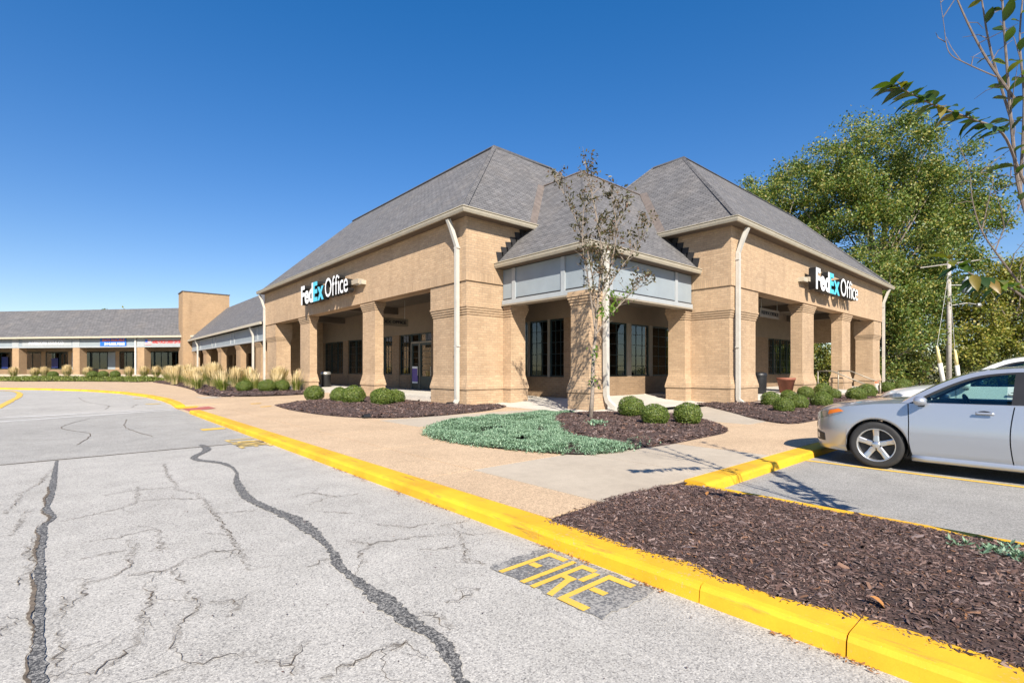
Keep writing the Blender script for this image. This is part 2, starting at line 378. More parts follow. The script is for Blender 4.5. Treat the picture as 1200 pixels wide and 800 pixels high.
# ---------------------------------------------------------------- traced branch and crack lines, in metres
NT = {'S1': [(4.69, -0.01, 1.49), (4.62, 0.11, 2.03), (4.57, 0.23, 2.53), (4.53, 0.27, 2.97), (4.5, 0.29, 3.36), (4.48, 0.31, 3.79), (4.45, 0.33, 4.56)], 'S2': [(4.53, 0.26, 3.16), (4.39, 0.39, 3.45), (4.26, 0.5, 3.79), (4.16, 0.59, 4.18)], 'S3': [(4.38, 0.33, 3.27), (4.24, 0.46, 3.36), (4.16, 0.53, 3.43), (4.13, 0.55, 3.6), (4.11, 0.57, 3.81)], 'S4': [(4.67, 0.07, 2.14), (4.57, 0.23, 2.67), (4.34, 0.3, 2.89), (4.07, 0.41, 2.93), (3.78, 0.53, 2.95), (3.54, 0.6, 2.96), (3.39, 0.67, 3.0)], 'S5': [(4.69, -0.01, 1.44), (4.74, 0.21, 1.92), (4.61, 0.33, 2.16), (4.52, 0.41, 2.34), (4.48, 0.45, 2.53), (4.46, 0.46, 2.7)], 'S5b': [(4.52, 0.41, 2.34), (4.55, 0.38, 2.54), (4.58, 0.35, 2.71)], 'S5c': [(4.58, 0.35, 2.21), (4.64, 0.3, 2.39), (4.69, 0.25, 2.48)], 'S6': [(4.69, -0.01, 1.54), (4.29, 0.21, 1.86), (4.03, 0.31, 1.93), (3.78, 0.39, 1.96), (3.63, 0.46, 2.03)], 'S7': [(4.82, 0.14, 2.61), (4.68, 0.26, 2.69), (4.56, 0.37, 2.72), (4.45, 0.47, 2.73)], 'S8': [(4.64, 0.24, 2.55), (4.65, 0.22, 3.16), (4.64, 0.24, 3.61), (4.68, 0.2, 4.17)], 'S9': [(4.67, 0.27, 3.02), (4.56, 0.37, 3.53), (4.51, 0.41, 3.87), (4.47, 0.45, 4.21)]}
CT = {'trunk': [(9.99, 8.25, 0.09), (10.03, 8.22, 0.79), (10.04, 8.21, 1.49), (10.07, 8.18, 2.04)], 'm': [(10.07, 8.18, 2.04), (10.14, 8.12, 3.25), (10.21, 8.06, 4.34), (10.12, 8.13, 5.22), (9.99, 8.25, 6.1), (9.93, 8.31, 6.58)], 'l': [(10.17, 8.23, 2.77), (10.07, 8.31, 4.14), (9.77, 8.58, 5.36), (9.38, 8.93, 6.4)], 'l2': [(9.93, 8.04, 2.35), (9.8, 8.15, 3.65), (9.69, 8.25, 4.51), (9.71, 8.24, 5.59)], 'r': [(10.0, 7.98, 3.0), (10.29, 7.72, 3.76), (10.69, 7.36, 4.51), (10.97, 7.12, 5.12)], 'r2': [(10.32, 8.23, 3.72), (10.52, 8.05, 4.79), (10.83, 7.77, 5.66)], 'lr': [(9.85, 7.97, 2.3), (10.09, 7.76, 2.73), (10.5, 7.4, 3.31), (10.8, 7.13, 3.63)], 'r3': [(10.08, 8.04, 3.34), (10.31, 7.84, 4.1), (10.4, 7.75, 5.01), (10.31, 7.84, 5.95)]}
CRACKS = [
   [(1.05, 9.12), (0.97, 7.86), (0.95, 7.03), (1.09, 6.64), (1.06, 5.67), (1.02, 4.79), (0.98, 4.25), (0.94, 3.88)] ,
   [(-0.06, 6.29), (0.18, 6.39), (0.38, 6.48), (0.54, 6.71), (0.84, 6.6), (1.05, 6.38)] ,
   [(0.08, 5.43), (0.28, 5.35), (0.42, 5.42), (0.57, 5.45)] ,
   [(0.05, 4.95), (0.22, 4.96), (0.36, 4.96)] ,
   [(0.39, 5.25), (0.34, 4.62), (0.23, 4.37), (0.08, 4.36)] ,
   [(0.29, 4.33), (0.48, 4.27), (0.54, 4.26), (0.63, 4.4), (0.83, 4.46), (0.97, 4.38)] ,
   [(0.54, 4.26), (0.56, 3.9)] ,
   [(0.37, 4.01), (0.37, 3.84), (0.31, 3.55), (0.28, 3.29), (0.2, 3.15), (0.07, 3.04)] ,
   [(0.6, 3.64), (0.53, 3.41), (0.44, 3.27), (0.39, 3.05)] ,
   [(0.69, 3.22), (0.77, 3.41), (0.62, 3.49)] ,
   [(0.69, 2.71), (0.55, 2.79), (0.42, 2.83), (0.29, 2.82)] ,
   [(-0.07, 3.85), (0.06, 4.12), (0.07, 4.45)] ,
   [(-0.04, 4.21), (-0.03, 3.9)] ,
   [(-0.42, 8.06), (-0.31, 8.55), (-0.2, 9.65)] ,
   [(-0.49, 6.98), (-0.43, 7.41), (-0.43, 8.07)] ,
   [(-0.32, 7.03), (-0.36, 6.43), (-0.38, 6.03)] ,
   [(-0.22, 5.88), (-0.26, 5.43), (-0.21, 5.11), (-0.24, 4.85), (-0.24, 4.61)] ,
   [(-0.28, 3.79), (-0.27, 3.9), (-0.22, 3.98)] ,
   [(0.28, 7.27), (0.6, 7.35), (0.92, 7.25)] ,
   [(0.61, 7.53), (0.54, 6.78)] ,
   [(0.57, 3.77), (0.58, 3.55)] ,
   [(1.05, 5.62), (1.4, 5.5)] ,
   [(0.57, 5.39), (0.54, 4.84), (0.55, 4.67)] ,
   [(-0.05, 3.67), (-0.04, 3.36), (-0.06, 3.13)] ,
   [(1.71, 4.04), (1.82, 3.81), (2.25, 3.7), (2.54, 3.54), (2.61, 3.43)] ,
   [(1.84, 3.79), (1.69, 3.68), (1.59, 3.47)] ,
   [(2.53, 3.53), (2.3, 3.14), (2.16, 2.97)] ,
   [(1.71, 2.53), (1.82, 2.53), (1.99, 2.56)] ,
   [(1.56, 2.54), (1.58, 2.44), (1.55, 2.26)] ,
   [(0.68, 2.65), (0.79, 2.51), (0.92, 2.67)] ,
   [(0.86, 2.28), (0.98, 2.31), (1.19, 2.34), (1.31, 2.32)] ,
   [(0.79, 2.51), (0.8, 2.4)] ,
   [(1.85, 5.8), (2.08, 5.84), (2.22, 5.47), (2.47, 5.45)] ,
   [(1.87, 5.33), (2.1, 5.49)] ,
   [(2.09, 4.25), (2.28, 3.98), (2.53, 3.96)] ,
   [(1.88, 4.97), (2.12, 4.73)] ,
   [(2.51, 3.83), (2.73, 3.8), (2.81, 3.78)] ,
   [(2.06, 3.43), (2.22, 3.31), (2.39, 3.31)] ,
   [(1.28, 3.65), (1.45, 3.74)] ,
   [(1.22, 2.27), (1.32, 2.32)] ,
   [(2.22, 3.02), (2.27, 2.85)] ,
]

# ================================================================ ground
def sheet(name, x0, x1, y0, y1, z, mat, parent=None, kind=None):
    o = MB().quad((x0,y0,z),(x1,y0,z),(x1,y1,z),(x0,y1,z)).build(name, mat, parent)
    if kind: o["kind"] = kind
    return o
sheet('ground', -900, 900, -900, 900, -.06, M['ground'], kind='structure')
road = sheet('road', -70, 62, -60, 66, 0, M['asphalt'], kind='structure')
sheet('newer_asphalt', -70, 2.95, 10.65, 20.6, .004, M['asphalt2'], road)
sheet('parking_lot', 5.42, 62, -60, 2.9, .004, M['asphalt3'], kind='structure')
MB().add([(-9,10.5,.007),(-.79,10.60,.007),(2.9,10.70,.007),(2.9,10.735,.007),(-.79,10.64,.007),(-9,10.545,.007)], [(0,1,2,3,4,5)]).build('pavement_seam', M['crack'], road)

def ribbon(pts, wid, z, jit=.0, seg=.12):
    """ragged ribbon along a polyline on the ground"""
    P = []
    for i in range(len(pts)-1):
        a, b = Vector((*pts[i], 0)), Vector((*pts[i+1], 0)); n = max(1, int((b-a).length/seg))
        for k in range(n): P.append((a.lerp(b, k/n), (i+k/n)/(len(pts)-1)))
    P.append((Vector((*pts[-1], 0)), 1.0))
    v = []; f = []
    for i, (p, t) in enumerate(P):
        d = (P[min(i+1, len(P)-1)][0]-P[max(i-1, 0)][0]).normalized(); nrm = Vector((-d.y, d.x, 0))
        w = wid(t) if callable(wid) else wid
        c = p+nrm*random.uniform(-jit, jit)
        l = c+nrm*w*.5*random.uniform(.75, 1.25); r = c-nrm*w*.5*random.uniform(.75, 1.25)
        v += [(l.x, l.y, z), (r.x, r.y, z)]
        if i: f.append((2*i-2, 2*i-1, 2*i+1, 2*i))
    return v, f
tar_pts = [(1.85,10.99),(1.81,10.21),(1.51,9.55),(1.5,9.15),(1.73,8.56),(1.73,7.8),(1.57,7.02),(1.47,6.1),(1.53,5.37),(1.59,4.93),(1.58,4.38),(1.55,3.99),(1.49,3.68),(1.45,3.49),(1.44,3.12),(1.44,2.81),(1.43,2.49),(1.45,2.27),(1.42,2.09),(1.35,1.91),(1.32,1.8),(1.25,1.3),(1.2,.6),(1.3,-.4)]
def smooth(pts, n=4):
    out = []
    for i in range(len(pts)-1):
        p0, p1, p2, p3 = [np.array(pts[max(0, min(len(pts)-1, i+k))]) for k in (-1, 0, 1, 2)]
        for k in range(n):
            t = k/n; out.append(tuple(.5*((2*p1)+(-p0+p2)*t+(2*p0-5*p1+4*p2-p3)*t*t+(-p0+3*p1-3*p2+p3)*t**3)))
    return out+[tuple(pts[-1])]
v, f = ribbon(smooth(tar_pts), lambda t: .085+.03*math.sin(t*21)+.02*math.sin(t*50), .006, .008, .022)
MB().add(v, f).build('crack_sealer', M['tar'], road)
lc = [(-.17,10.55),(-.17,8.25),(-.18,7.3),(-.185,6.9),(-.13,6.5),(-.19,6.2),(-.18,5.6),(-.17,5.0),(-.155,4.45),(-.13,3.73),(-.12,3.13),(-.1,2.2),(-.1,1.0)]
lc = smooth(lc, 3); v, f = ribbon(lc, lambda t: .038+.026*math.sin(t*17)**2, .006, .006, .03); MB().add(v, f).build('crack_sealer', M['tar'], road)
v, f = ribbon([(x-.03+.012*math.sin(y*9), y) for x, y in lc[3:]], lambda t: .015+.010*math.sin(t*31), .009, .008, .03); MB().add(v, f).build('open_crack', M['crack'], road)
for c in CRACKS:
    v, f = ribbon(c, .045, .004, .03, .08); MB().add(v, f).build('crack_dirt', M['halo'], road, fix=False)
    v, f = ribbon(c, lambda t: .0045+.003*math.sin(t*9+len(c)), .006, .03, .03); mb = MB().add(v, f)
    for k in range(1, len(c)):
        if random.random() < .6:
            a = c[k]; b = (a[0]+random.uniform(-.18, .18), a[1]+random.uniform(-.25, .25)); d = (b[0]+random.uniform(-.1, .1), b[1]+random.uniform(-.15, .15))
            v, f = ribbon([a, b, d], lambda t: .0035*(1-t*.6), .006, .015, .03); mb.add(v, f)
    mb.build('open_crack', M['crack'], road, fix=False)
for c in [[(.3,34),(.5,29),(1.1,25.5),(.9,23)],[(.4,19),(-.2,16.5),(.3,14.5),(.1,12.5)],[(1.2,18),(1.0,15.5),(1.3,13)],[(2.1,26),(1.7,23.5)]]:
    v, f = ribbon(smooth(c), .016, .010, .02, .15); MB().add(v, f).build('open_crack', M['crack'], road, fix=False)

# ---- painted markings
def strokes(name, letter_polys, z, mat, parent):
    mb = MB()
    for p in letter_polys: mb.poly([(x, y, z) for x, y in p])
    return mb.build(name, mat, parent, fix=True)
def letter(ch, y0, wd, x0=2.25, x1=2.78, t=.045):
    """stencil letter on the ground: reads along -Y, upright is +X. returns polygons"""
    def r(u0, v0, u1, v1): return [(x0+(x1-x0)*v0, y0-wd*u0), (x0+(x1-x0)*v0, y0-wd*u1), (x0+(x1-x0)*v1, y0-wd*u1), (x0+(x1-x0)*v1, y0-wd*u0)]
    def s(u0, v0, u1, v1, k=.12):
        return [(x0+(x1-x0)*v0, y0-wd*(u0-k)), (x0+(x1-x0)*v0, y0-wd*(u0+k)), (x0+(x1-x0)*v1, y0-wd*(u1+k)), (x0+(x1-x0)*v1, y0-wd*(u1-k))]
    k = t/wd
    if ch == 'F': return [r(0, 0, k, 1), r(k, .88, 1, 1), r(k+.04, .45, .75, .57)]
    if ch == 'I': return [r(.2, 0, .2+k, 1)]
    if ch == 'R': return [r(0, 0, k, 1), r(k, .89, .7, 1), s(.86, .58, .86, .92, k*.55), r(k, .48, .7, .59), s(.9, 0, .55, .48, k*.55)]
    if ch == 'E': return [r(0, 0, k, 1), r(k, .88, 1, 1), r(k+.04, .46, .78, .57), r(k, 0, 1, .12)]
    if ch == 'L': return [r(0, 0, k, 1), r(k, 0, 1, .12)]
    if ch == 'A': return [s(.1, 0, .45, 1, k*.5), s(.9, 0, .55, 1, k*.5), r(.3, .25, .7, .36)]
    if ch == 'N': return [r(0, 0, k, 1), r(1-k, 0, 1, 1), s(.12, 1, .88, 0, k*.5)]
mk = empty('fire_lane_marking', (2.5, 2.3, 0))
tag(mk, 'yellow FIRE stencilled on a faded black patch beside the yellow kerb', 'road marking')
def setp(o, p): o.parent = p; o.matrix_parent_inverse = p.matrix_basis.inverted() if p else Matrix()
def ragged(x0, x1, y0, y1, z, n=14, j=.02):
    p = [(x0+(x1-x0)*i/n, y0) for i in range(n)]+[(x1, y0+(y1-y0)*i/n) for i in range(n)]+[(x1-(x1-x0)*i/n, y1) for i in range(n)]+[(x0, y1-(y1-y0)*i/n) for i in range(n)]
    return [(x+random.uniform(-j, j), y+random.uniform(-j, j), z) for x, y in p]
bpy.context.view_layer.update()
o = MB().poly(ragged(2.26, 2.83, 1.79, 2.80, .005)).build('backing_patch', M['blackpatch']); setp(o, mk)
for ch, y0, wd in (('F', 2.69, .19), ('I', 2.50, .17), ('R', 2.37, .20), ('E', 2.13, .22)):
    o = strokes('letter', letter(ch, y0, wd), .009, M['yellowtxt'], None); setp(o, mk)
mk2 = empty('fire_lane_marking', (2.55, 10.5, 0)); tag(mk2, 'worn faded yellow lettering on pale asphalt by the pavement seam', 'road marking')
bpy.context.view_layer.update()
for ch, y0, wd in (('L', 11.3, .26), ('A', 10.98, .3), ('N', 10.62, .3), ('E', 10.24, .28)):
    o = strokes('letter', letter(ch, y0, wd, 2.3, 2.84, .075), .012, M['yellowworn'], None); setp(o, mk2)
for y, lab in ((13.45, 'short yellow dash on darker asphalt next to the kerb'), (25.2, 'short faded yellow dash beyond the white stop lines'), (30.5, 'faint yellow dash where the far kerb starts to curve')):
    o = MB().poly([(2.30, y, .010), (2.80, y+.05, .010), (2.80, y+.45, .010), (2.30, y+.4, .010)]).build('yellow_dash', M['yellowtxt'] if y < 20 else M['yellowworn']); tag(o, lab, 'road marking')
for a, b, wd, lab in ((( -6, 20.3), (2.85, 21.75), .20, 'worn white stop line painted farther from the seam'), ((-6, 17.6), (2.85, 21.25), .17, 'worn white line running at a slant into the curb ramp')):
    v, f = ribbon([a, b], wd, .008, .006, .4); o = MB().add(v, f).build('white_line', M['whitetxt']); tag(o, lab, 'road marking')
for x, lab in ((8.61, 'yellow parking stripe beside the silver sedan'), (11.35, 'yellow parking stripe between the silver and white cars'), (14.1, 'yellow parking stripe beyond the white car')):
    o = MB().poly([(x-.05, -3.2, .009), (x+.05, -3.2, .009), (x+.05, 2.79, .009), (x-.05, 2.79, .009)]).build('parking_stripe', M['yellowtxt']); tag(o, lab, 'road marking')

# ---- kerbs (each cast section a piece)
curb = empty('curb'); curb["kind"] = 'structure'
def curb_section(a, b, wid=.3, h=.112, side=1, cap0=True):
    a, b = Vector((*a, 0)), Vector((*b, 0)); d = (b-a).normalized(); n = Vector((d.y, -d.x, 0))*side   # n: away from the road
    a2, b2 = a+d*.004, b-d*.004
    prof = [(0, -.03), (.012, h*.7), (.03, h*.93), (.06, h), (wid, h), (wid, -.03)]
    return MB().rings([[tuple(p+n*u+Vector((0, 0, z))) for u, z in prof] for p in (a2, b2)]).build('curb_section', M['yellow'], curb, fix=True)
ys = [-14, -11, -8, -5, -2.2, .75+.0, 1.52, 2.92, 6.1, 9.3, 12.6, 15.9, 19.0]
for i in range(len(ys)-1): curb_section((2.86, ys[i]), (2.86, ys[i+1]))
fc = [(2.9,22.2),(3.05,24.5),(3.1,27.5),(2.9,31.8),(2.2,37.5),(.8,43.0),(-1.4,48.0),(-4.2,52.4),(-8,56),(-14,58.5),(-24,59.5)]
for i in range(len(fc)-1): curb_section(fc[i], fc[i+1])
xs = [5.48, 7.3, 9.1, 11.9, 14.9, 17.9, 20.9, 24, 27, 30, 33, 36, 39, 42, 45]
for i in range(len(xs)-1): curb_section((xs[i+1], 2.79), (xs[i], 2.79), side=-1 if False else 1)
ys2 = [2.79, .4, -2.2, -5, -8, -11, -14]
for i in range(len(ys2)-1): curb_section((5.47, ys2[i]), (5.47, ys2[i+1]), wid=.17)
# parking island on the far left
isl = [(-2.07,24),(-2.06,33.3),(-2.1,38),(-2.5,44),(-3.3,48),(-5,50),(-8,50.5),(-12,50)]
v, f = ribbon(smooth([(-2.1, 16)]+isl, 4), .24, .012, .01, .3)
o = MB().add(v, f).build('yellow_line', M['yellowtxt']); tag(o, 'curving yellow line painted on the far side of the driveway', 'road marking')
# curb ramp
rp = empty('curb_ramp'); rp["kind"] = 'structure'
MB().add([(2.86,19.0,.006),(2.86,22.2,.006),(4.6,22.2,.115),(4.6,19.0,.115)], [(0,1,2,3)]).build('ramp_slab', M['aggregate'], rp)
MB().add([(3.0,19.95,.026),(3.0,21.2,.026),(3.8,21.2,.078),(3.8,19.95,.078)], [(0,1,2,3)]).build('tactile_mat', M['redmat'], rp)
MB().add([(2.88,21.35,.022),(2.9,22.4,.03),(5.6,21.2,.121),(5.5,20.95,.121)], [(0,1,2,3)]).build('painted_flare', M['yellow'], rp)
MB().add([(2.88,19.02,.03),(2.95,19.5,.03),(5.4,19.3,.121),(5.4,19.1,.121)], [(0,1,2,3)]).build('painted_flare', M['yellow'], rp)

# ---- sidewalk slabs
side = empty('sidewalk'); side["kind"] = 'structure'
sheet('joint_bed', 3.17, 12.2, 3.05, 19, .085, M['soil'], side)
sheet('joint_bed', 5.3, 45, 3.05, 8.8, .080, M['soil'], side)
def slab(x0, x1, y0, y1, mat, z=.110):
    g = .004
    MB().box(x0+g, x1-g, y0+g, y1-g, .02, z).build('slab', mat, side, bevel=.006)
yg = [3.10, 5.25, 7.6, 10.0, 12.0, 14.4, 16.8, 19.0]
xg = [3.165, 3.95, 6.0, 8.05, 10.3, 12.2]
for i in range(len(xg)-1):
    for j in range(len(yg)-1):
        x0, x1, y0, y1 = xg[i], xg[i+1], yg[j], yg[j+1]
        conc = (1 <= i <= 2 and j == 0) or (i >= 2 and j == 3)
        slab(x0, x1, y0, y1, M['concrete'] if conc else M['aggregate'])
xg2 = [12.2, 14.5, 16.8, 19.1, 22, 25, 28, 31, 34, 37, 41, 45]
for i in range(len(xg2)-1):
    for (y0, y1) in ((3.10, 5.2), (5.2, 8.8)):
        slab(xg2[i], xg2[i+1], y0, y1, M['concrete'] if (y0 > 5 and i < 3) else M['aggregate'], .109)
for (x0, x1, y0, y1) in ((12.2, 14.6, 8.8, 11.0), (12.2, 19.1, 11.0, 11.02)):
    pass
far = MB(); fp = [(2.9,22.2),(3.05,24.5),(3.1,27.5),(2.9,31.8),(2.2,37.5),(.8,43.0),(-1.4,48.0),(-4.2,52.4),(-8,56),(-14,58.5),(-24,59.5)]
far.prism([(x+.3, y+.02) for x, y in fp]+[(-24, 100), (30, 100), (30, 72), (11.5, 70), (11.5, 19.0), (4.6, 19.0), (4.6, 22.2)], .02, .108)
far.build('walkway', M['aggregate'], side)
sheet('utility_cover', 4.5, 5.3, 26.4, 28.2, .112, M['concrete'], side)

# ================================================================ main building
XL, YL, XR, YR = 10.70, 14.59, 18.96, 8.74      # outer wall planes of the two wings
ZB, ZG = 4.68, 7.10                             # beam underside, gutter top
XP, YP, ZF = 12.47, 10.39, 3.95                 # corner porch fascia planes and underside
XS, YS = 14.75, 13.20                           # shop walls inside the arcade
FL = .32
bld = empty('shop_building', (14.5, 12.5, 0))
tag(bld, 'tan brick corner shop building with grey hipped roofs and deep arcades', 'building')
bpy.context.view_layer.update()
BI = bld.matrix_basis.inverted()
def part(mb, name, mat, parent=None, **kw):
    o = mb.build(name, mat, None, **kw); o.parent = parent or bld
    o.matrix_parent_inverse = BI if (parent is None) else Matrix()
    return o
def pier_mesh(x0, x1, y0, y1, z0, z1, zc, ztop=None):
    """brick pier: plinth, projecting ledge, battered foot, shaft, four corbelled courses, top"""
    c = .0877; prof = [(z0, .03), (.66, .03), (.66, .055), (.69, .055), (.69, 0), (.78, 0), (.78+.45, .10), (zc, .10)]
    for k in range(4):
        ins = .075-.025*k; zz = zc+k*c
        prof += [(zz, ins), (zz+c*.82, ins), (zz+c*.82, ins+.02), (zz+c, ins+.02)]
    prof += [(zc+4*c, .02), (z1, .02)]
    return MB().rings([[(x0+i, y0+i, z), (x1-i, y0+i, z), (x1-i, y1-i, z), (x0+i, y1-i, z)] for z, i in prof])
BR = M['brick']
# left arcade piers
D = .66
part(pier_mesh(XL+.03, XP+.5, YL+.03, 17.08, -.05, ZB, 3.47), 'pier', BR)
for y0, y1 in ((21.97, 23.5), (30.62, 32.48)): part(pier_mesh(XL+.03, XL+D, y0, y1, -.05, ZB, 4.29), 'pier', BR)
part(pier_mesh(XL+.03, XL+1.2, 37.2, 39.62, -.05, ZB, 3.47), 'pier', BR)
# right arcade piers
part(pier_mesh(XR+.03, 21.56, YR+.03, YP+.5, -.1, ZB, 3.47), 'pier', BR)
for x0, x1 in ((26.76, 28.56), (33.0, 34.82)): part(pier_mesh(x0, x1, YR+.03, YR+D+.1, -.1, ZB, 4.29), 'pier', BR)
part(pier_mesh(39.6, 41.55, YR+.03, YR+1.2, -.1, ZB, 3.47), 'pier', BR)
# porch pilasters and corner pier
part(pier_mesh(XP+.0, XP+.95, YL-.42, YL+.3, -.05, ZF, 3.47), 'pilaster', BR)
part(pier_mesh(XR-.42, XR+.3, YP+.0, YP+.95, -.05, ZF, 3.47), 'pilaster', BR)
part(pier_mesh(XP-.35, XP+.62, YP-.35, YP+.62, -.05, ZF, 3.52), 'corner_pier', BR)
# upper walls (beams over the arcades)
t = .62
mb = MB(); mb.box(XL, XL+t, YL, 39.65, ZB, 7.0); part(mb, 'upper_wall', BR)
mb = MB(); mb.box(XL+t, 16.6, YL, YL+t, ZB, 7.0); part(mb, 'upper_wall', BR)
mb = MB(); mb.box(XR, 41.58, YR, YR+t, ZB, 7.0); part(mb, 'upper_wall', BR)
mb = MB(); mb.box(XR, XR+t, YR+t, 14.6, ZB, 7.0); part(mb, 'upper_wall', BR)
# end walls of the arcades
part(MB().box(XL+1.2, 24.0, 39.0, 39.62, -.05, 7.0), 'end_wall', BR)
part(MB().box(40.9, 41.55, YR+1.2, 10.75, -.1, 7.0), 'end_wall', BR)
part(MB().box(40.9, 41.55, 10.75, YS, 3.4, 7.0), 'end_wall', BR)
part(MB().box(40.9, 41.55, YS, 20, -.1, 7.0), 'end_wall', BR)
# soffits / ceilings
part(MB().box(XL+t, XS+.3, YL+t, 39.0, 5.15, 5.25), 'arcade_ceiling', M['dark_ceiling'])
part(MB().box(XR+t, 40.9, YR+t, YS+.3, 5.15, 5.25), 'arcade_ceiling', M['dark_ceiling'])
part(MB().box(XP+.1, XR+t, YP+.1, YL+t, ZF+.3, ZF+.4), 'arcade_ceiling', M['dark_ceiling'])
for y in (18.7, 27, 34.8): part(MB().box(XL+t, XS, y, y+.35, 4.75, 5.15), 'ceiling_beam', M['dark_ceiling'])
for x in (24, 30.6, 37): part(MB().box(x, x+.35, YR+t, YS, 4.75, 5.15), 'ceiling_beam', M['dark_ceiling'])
# floors
part(MB().box(XL+.35, XS+.1, YL+.6, 39.0, .0, FL), 'porch_floor', M['whiteconc'])
part(MB().box(XR+.9, 40.9, YR+.35, YS+.1, .0, FL), 'porch_floor', M['whiteconc'])
fx = [(XP-.9, YP-.9, .112), (XR+1.0, YP-.9, .112), (XR+1.0, YS+.2, FL-.004), (XS+.2, YS+.2, FL-.004), (XS+.2, YL+.7, FL-.004), (XP-.9, YL+.7, .112), (XS-.6, YS-.6, .26)]
MBf = MB().add(fx, [(0, 1, 6), (1, 2, 3, 6), (3, 4, 6), (3, 4, 5, 6), (5, 0, 6)])
MBf.f = []; MBf.m = []
MBf.f = [[0, 1, 6], [1, 2, 6], [2, 3, 6], [3, 4, 6], [4, 5, 6], [5, 0, 6]]; MBf.m = [0]*6
part(MBf, 'porch_ramp', M['whiteconc'])

# ---- shop walls with window openings. axis 'x': wall plane X=XS facing -X ; axis 'y': wall plane Y=YS facing -Y
def Wp(axis, a, n, z): return (XS+n, a, z) if axis == 'x' else (a, YS+n, z)
def wbox(mb, axis, a0, a1, n0, n1, z0, z1):
    p, q = Wp(axis, a0, n0, z0), Wp(axis, a1, n1, z1)
    return mb.box(min(p[0], q[0]), max(p[0], q[0]), min(p[1], q[1]), max(p[1], q[1]), z0, z1)
SILL, HEAD = 1.13, 3.50
def wallrun(axis, a0, a1, openings):
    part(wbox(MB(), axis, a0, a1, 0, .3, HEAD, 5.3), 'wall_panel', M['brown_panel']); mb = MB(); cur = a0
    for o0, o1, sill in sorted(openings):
        if o0 > cur: part(wbox(MB(), axis, cur, o0, 0, .3, FL-.2, HEAD), 'shop_wall', M['brick_shade'])
        if sill > FL+.05: part(wbox(MB(), axis, o0, o1, .02, .3, FL-.2, sill), 'shop_wall', M['brick_shade'])
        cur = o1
    if cur < a1: part(wbox(MB(), axis, cur, a1, 0, .3, FL-.2, HEAD), 'shop_wall', M['brick_shade'])
def window(axis, a0, a1, z0, z1, cols, rows, frame=.07, bar=.022):
    f = MB(); n0, n1 = .10, .18
    wbox(f, axis, a0, a1, n0, n1, z0, z0+frame); wbox(f, axis, a0, a1, n0, n1, z1-frame, z1)
    wbox(f, axis, a0, a0+frame, n0, n1, z0+frame, z1-frame); wbox(f, axis, a1-frame, a1, n0, n1, z0+frame, z1-frame)
    for c in range(1, cols):
        a = a0+(a1-a0)*c/cols; wbox(f, axis, a-bar/2, a+bar/2, n0+.02, n1-.02, z0+frame, z1-frame)
    for r in range(1, rows):
        z = z0+(z1-z0)*r/rows; wbox(f, axis, a0+frame, a1-frame, n0+.023, n1-.023, z-bar/2, z+bar/2)
    o = part(f, 'window', M['frame'])
    g = MB(); wbox(g, axis, a0+frame*.5, a1-frame*.5, .138, .142, z0+frame*.5, z1-frame*.5)
    p = part(g, 'pane', M['glass'], o)
    return o
def sill(axis, a0, a1): part(wbox(MB(), axis, a0, a1, -.04, .25, SILL-.06, SILL), 'window_sill', BR)
# X wall (left shop front)
openX = [(13.55, 16.2, SILL), (23.3, 26.9, FL), (27.75, 30.2, SILL), (32.0, 34.3, SILL), (35.15, 38.7, SILL)]
wallrun('x', YS+.3, 39.0, openX)
for a0, a1 in ((13.55, 14.40), (14.50, 15.60), (15.70, 16.2)): window('x', a0, a1, SILL, HEAD, 3, 5)
for a0, a1 in ((27.75, 28.9), (29.0, 30.2), (32.0, 33.1), (33.2, 34.3)): window('x', a0, a1, SILL, HEAD, 3, 5)
for a0, a1 in ((35.15, 36.3), (36.4, 37.5), (37.6, 38.7)): window('x', a0, a1, SILL, HEAD, 3, 5)
wb = wbox(MB(), 'x', 25.65, 26.9, .02, .3, FL-.2, SILL); part(wb, 'shop_wall', M['brick_shade'])
window('x', 25.65, 26.9, SILL, HEAD, 4, 5)
for a0, a1 in ((23.3, 24.68), (24.76, 25.6)): window('x', a0, a1, 3.0, HEAD, 2 if a0 < 24 else 1, 1)
def door(axis, a0, a1, z0=FL, z1=2.96):
    f = MB(); n0, n1 = .09, .17; s = .12
    wbox(f, axis, a0, a1, n0, n1, z0, z0+.75); wbox(f, axis, a0, a1, n0, n1, z1-.14, z1)
    wbox(f, axis, a0, a0+s, n0, n1, z0+.75, z1-.14); wbox(f, axis, a1-s, a1, n0, n1, z0+.75, z1-.14)
    for r in range(1, 5):
        z = z0+.75+(z1-.89-z0)*r/5; wbox(f, axis, a0+s, a1-s, n0+.02, n1-.02, z-.011, z+.011)
    o = part(f, 'door', M['frame']); g = MB(); wbox(g, axis, a0+s*.5, a1-s*.5, .128, .132, z0+.70, z1-.1); part(g, 'pane', M['glass'], o)
    h = MB(); wbox(h, axis, a0+.05, a0+.09, .02, .05, 1.1, 1.6); part(h, 'door_handle', M['steel'], o); return o
door('x', 23.36, 24.64)
fr = MB()
for a in (23.3, 24.66, 25.58): wbox(fr, 'x', a, a+.07, .06, .2, FL, 3.0)
wbox(fr, 'x', 23.3, 25.65, .06, .2, 2.94, 3.03); part(fr, 'door_frame', M['soffit'])
door('x', 24.74, 25.57)
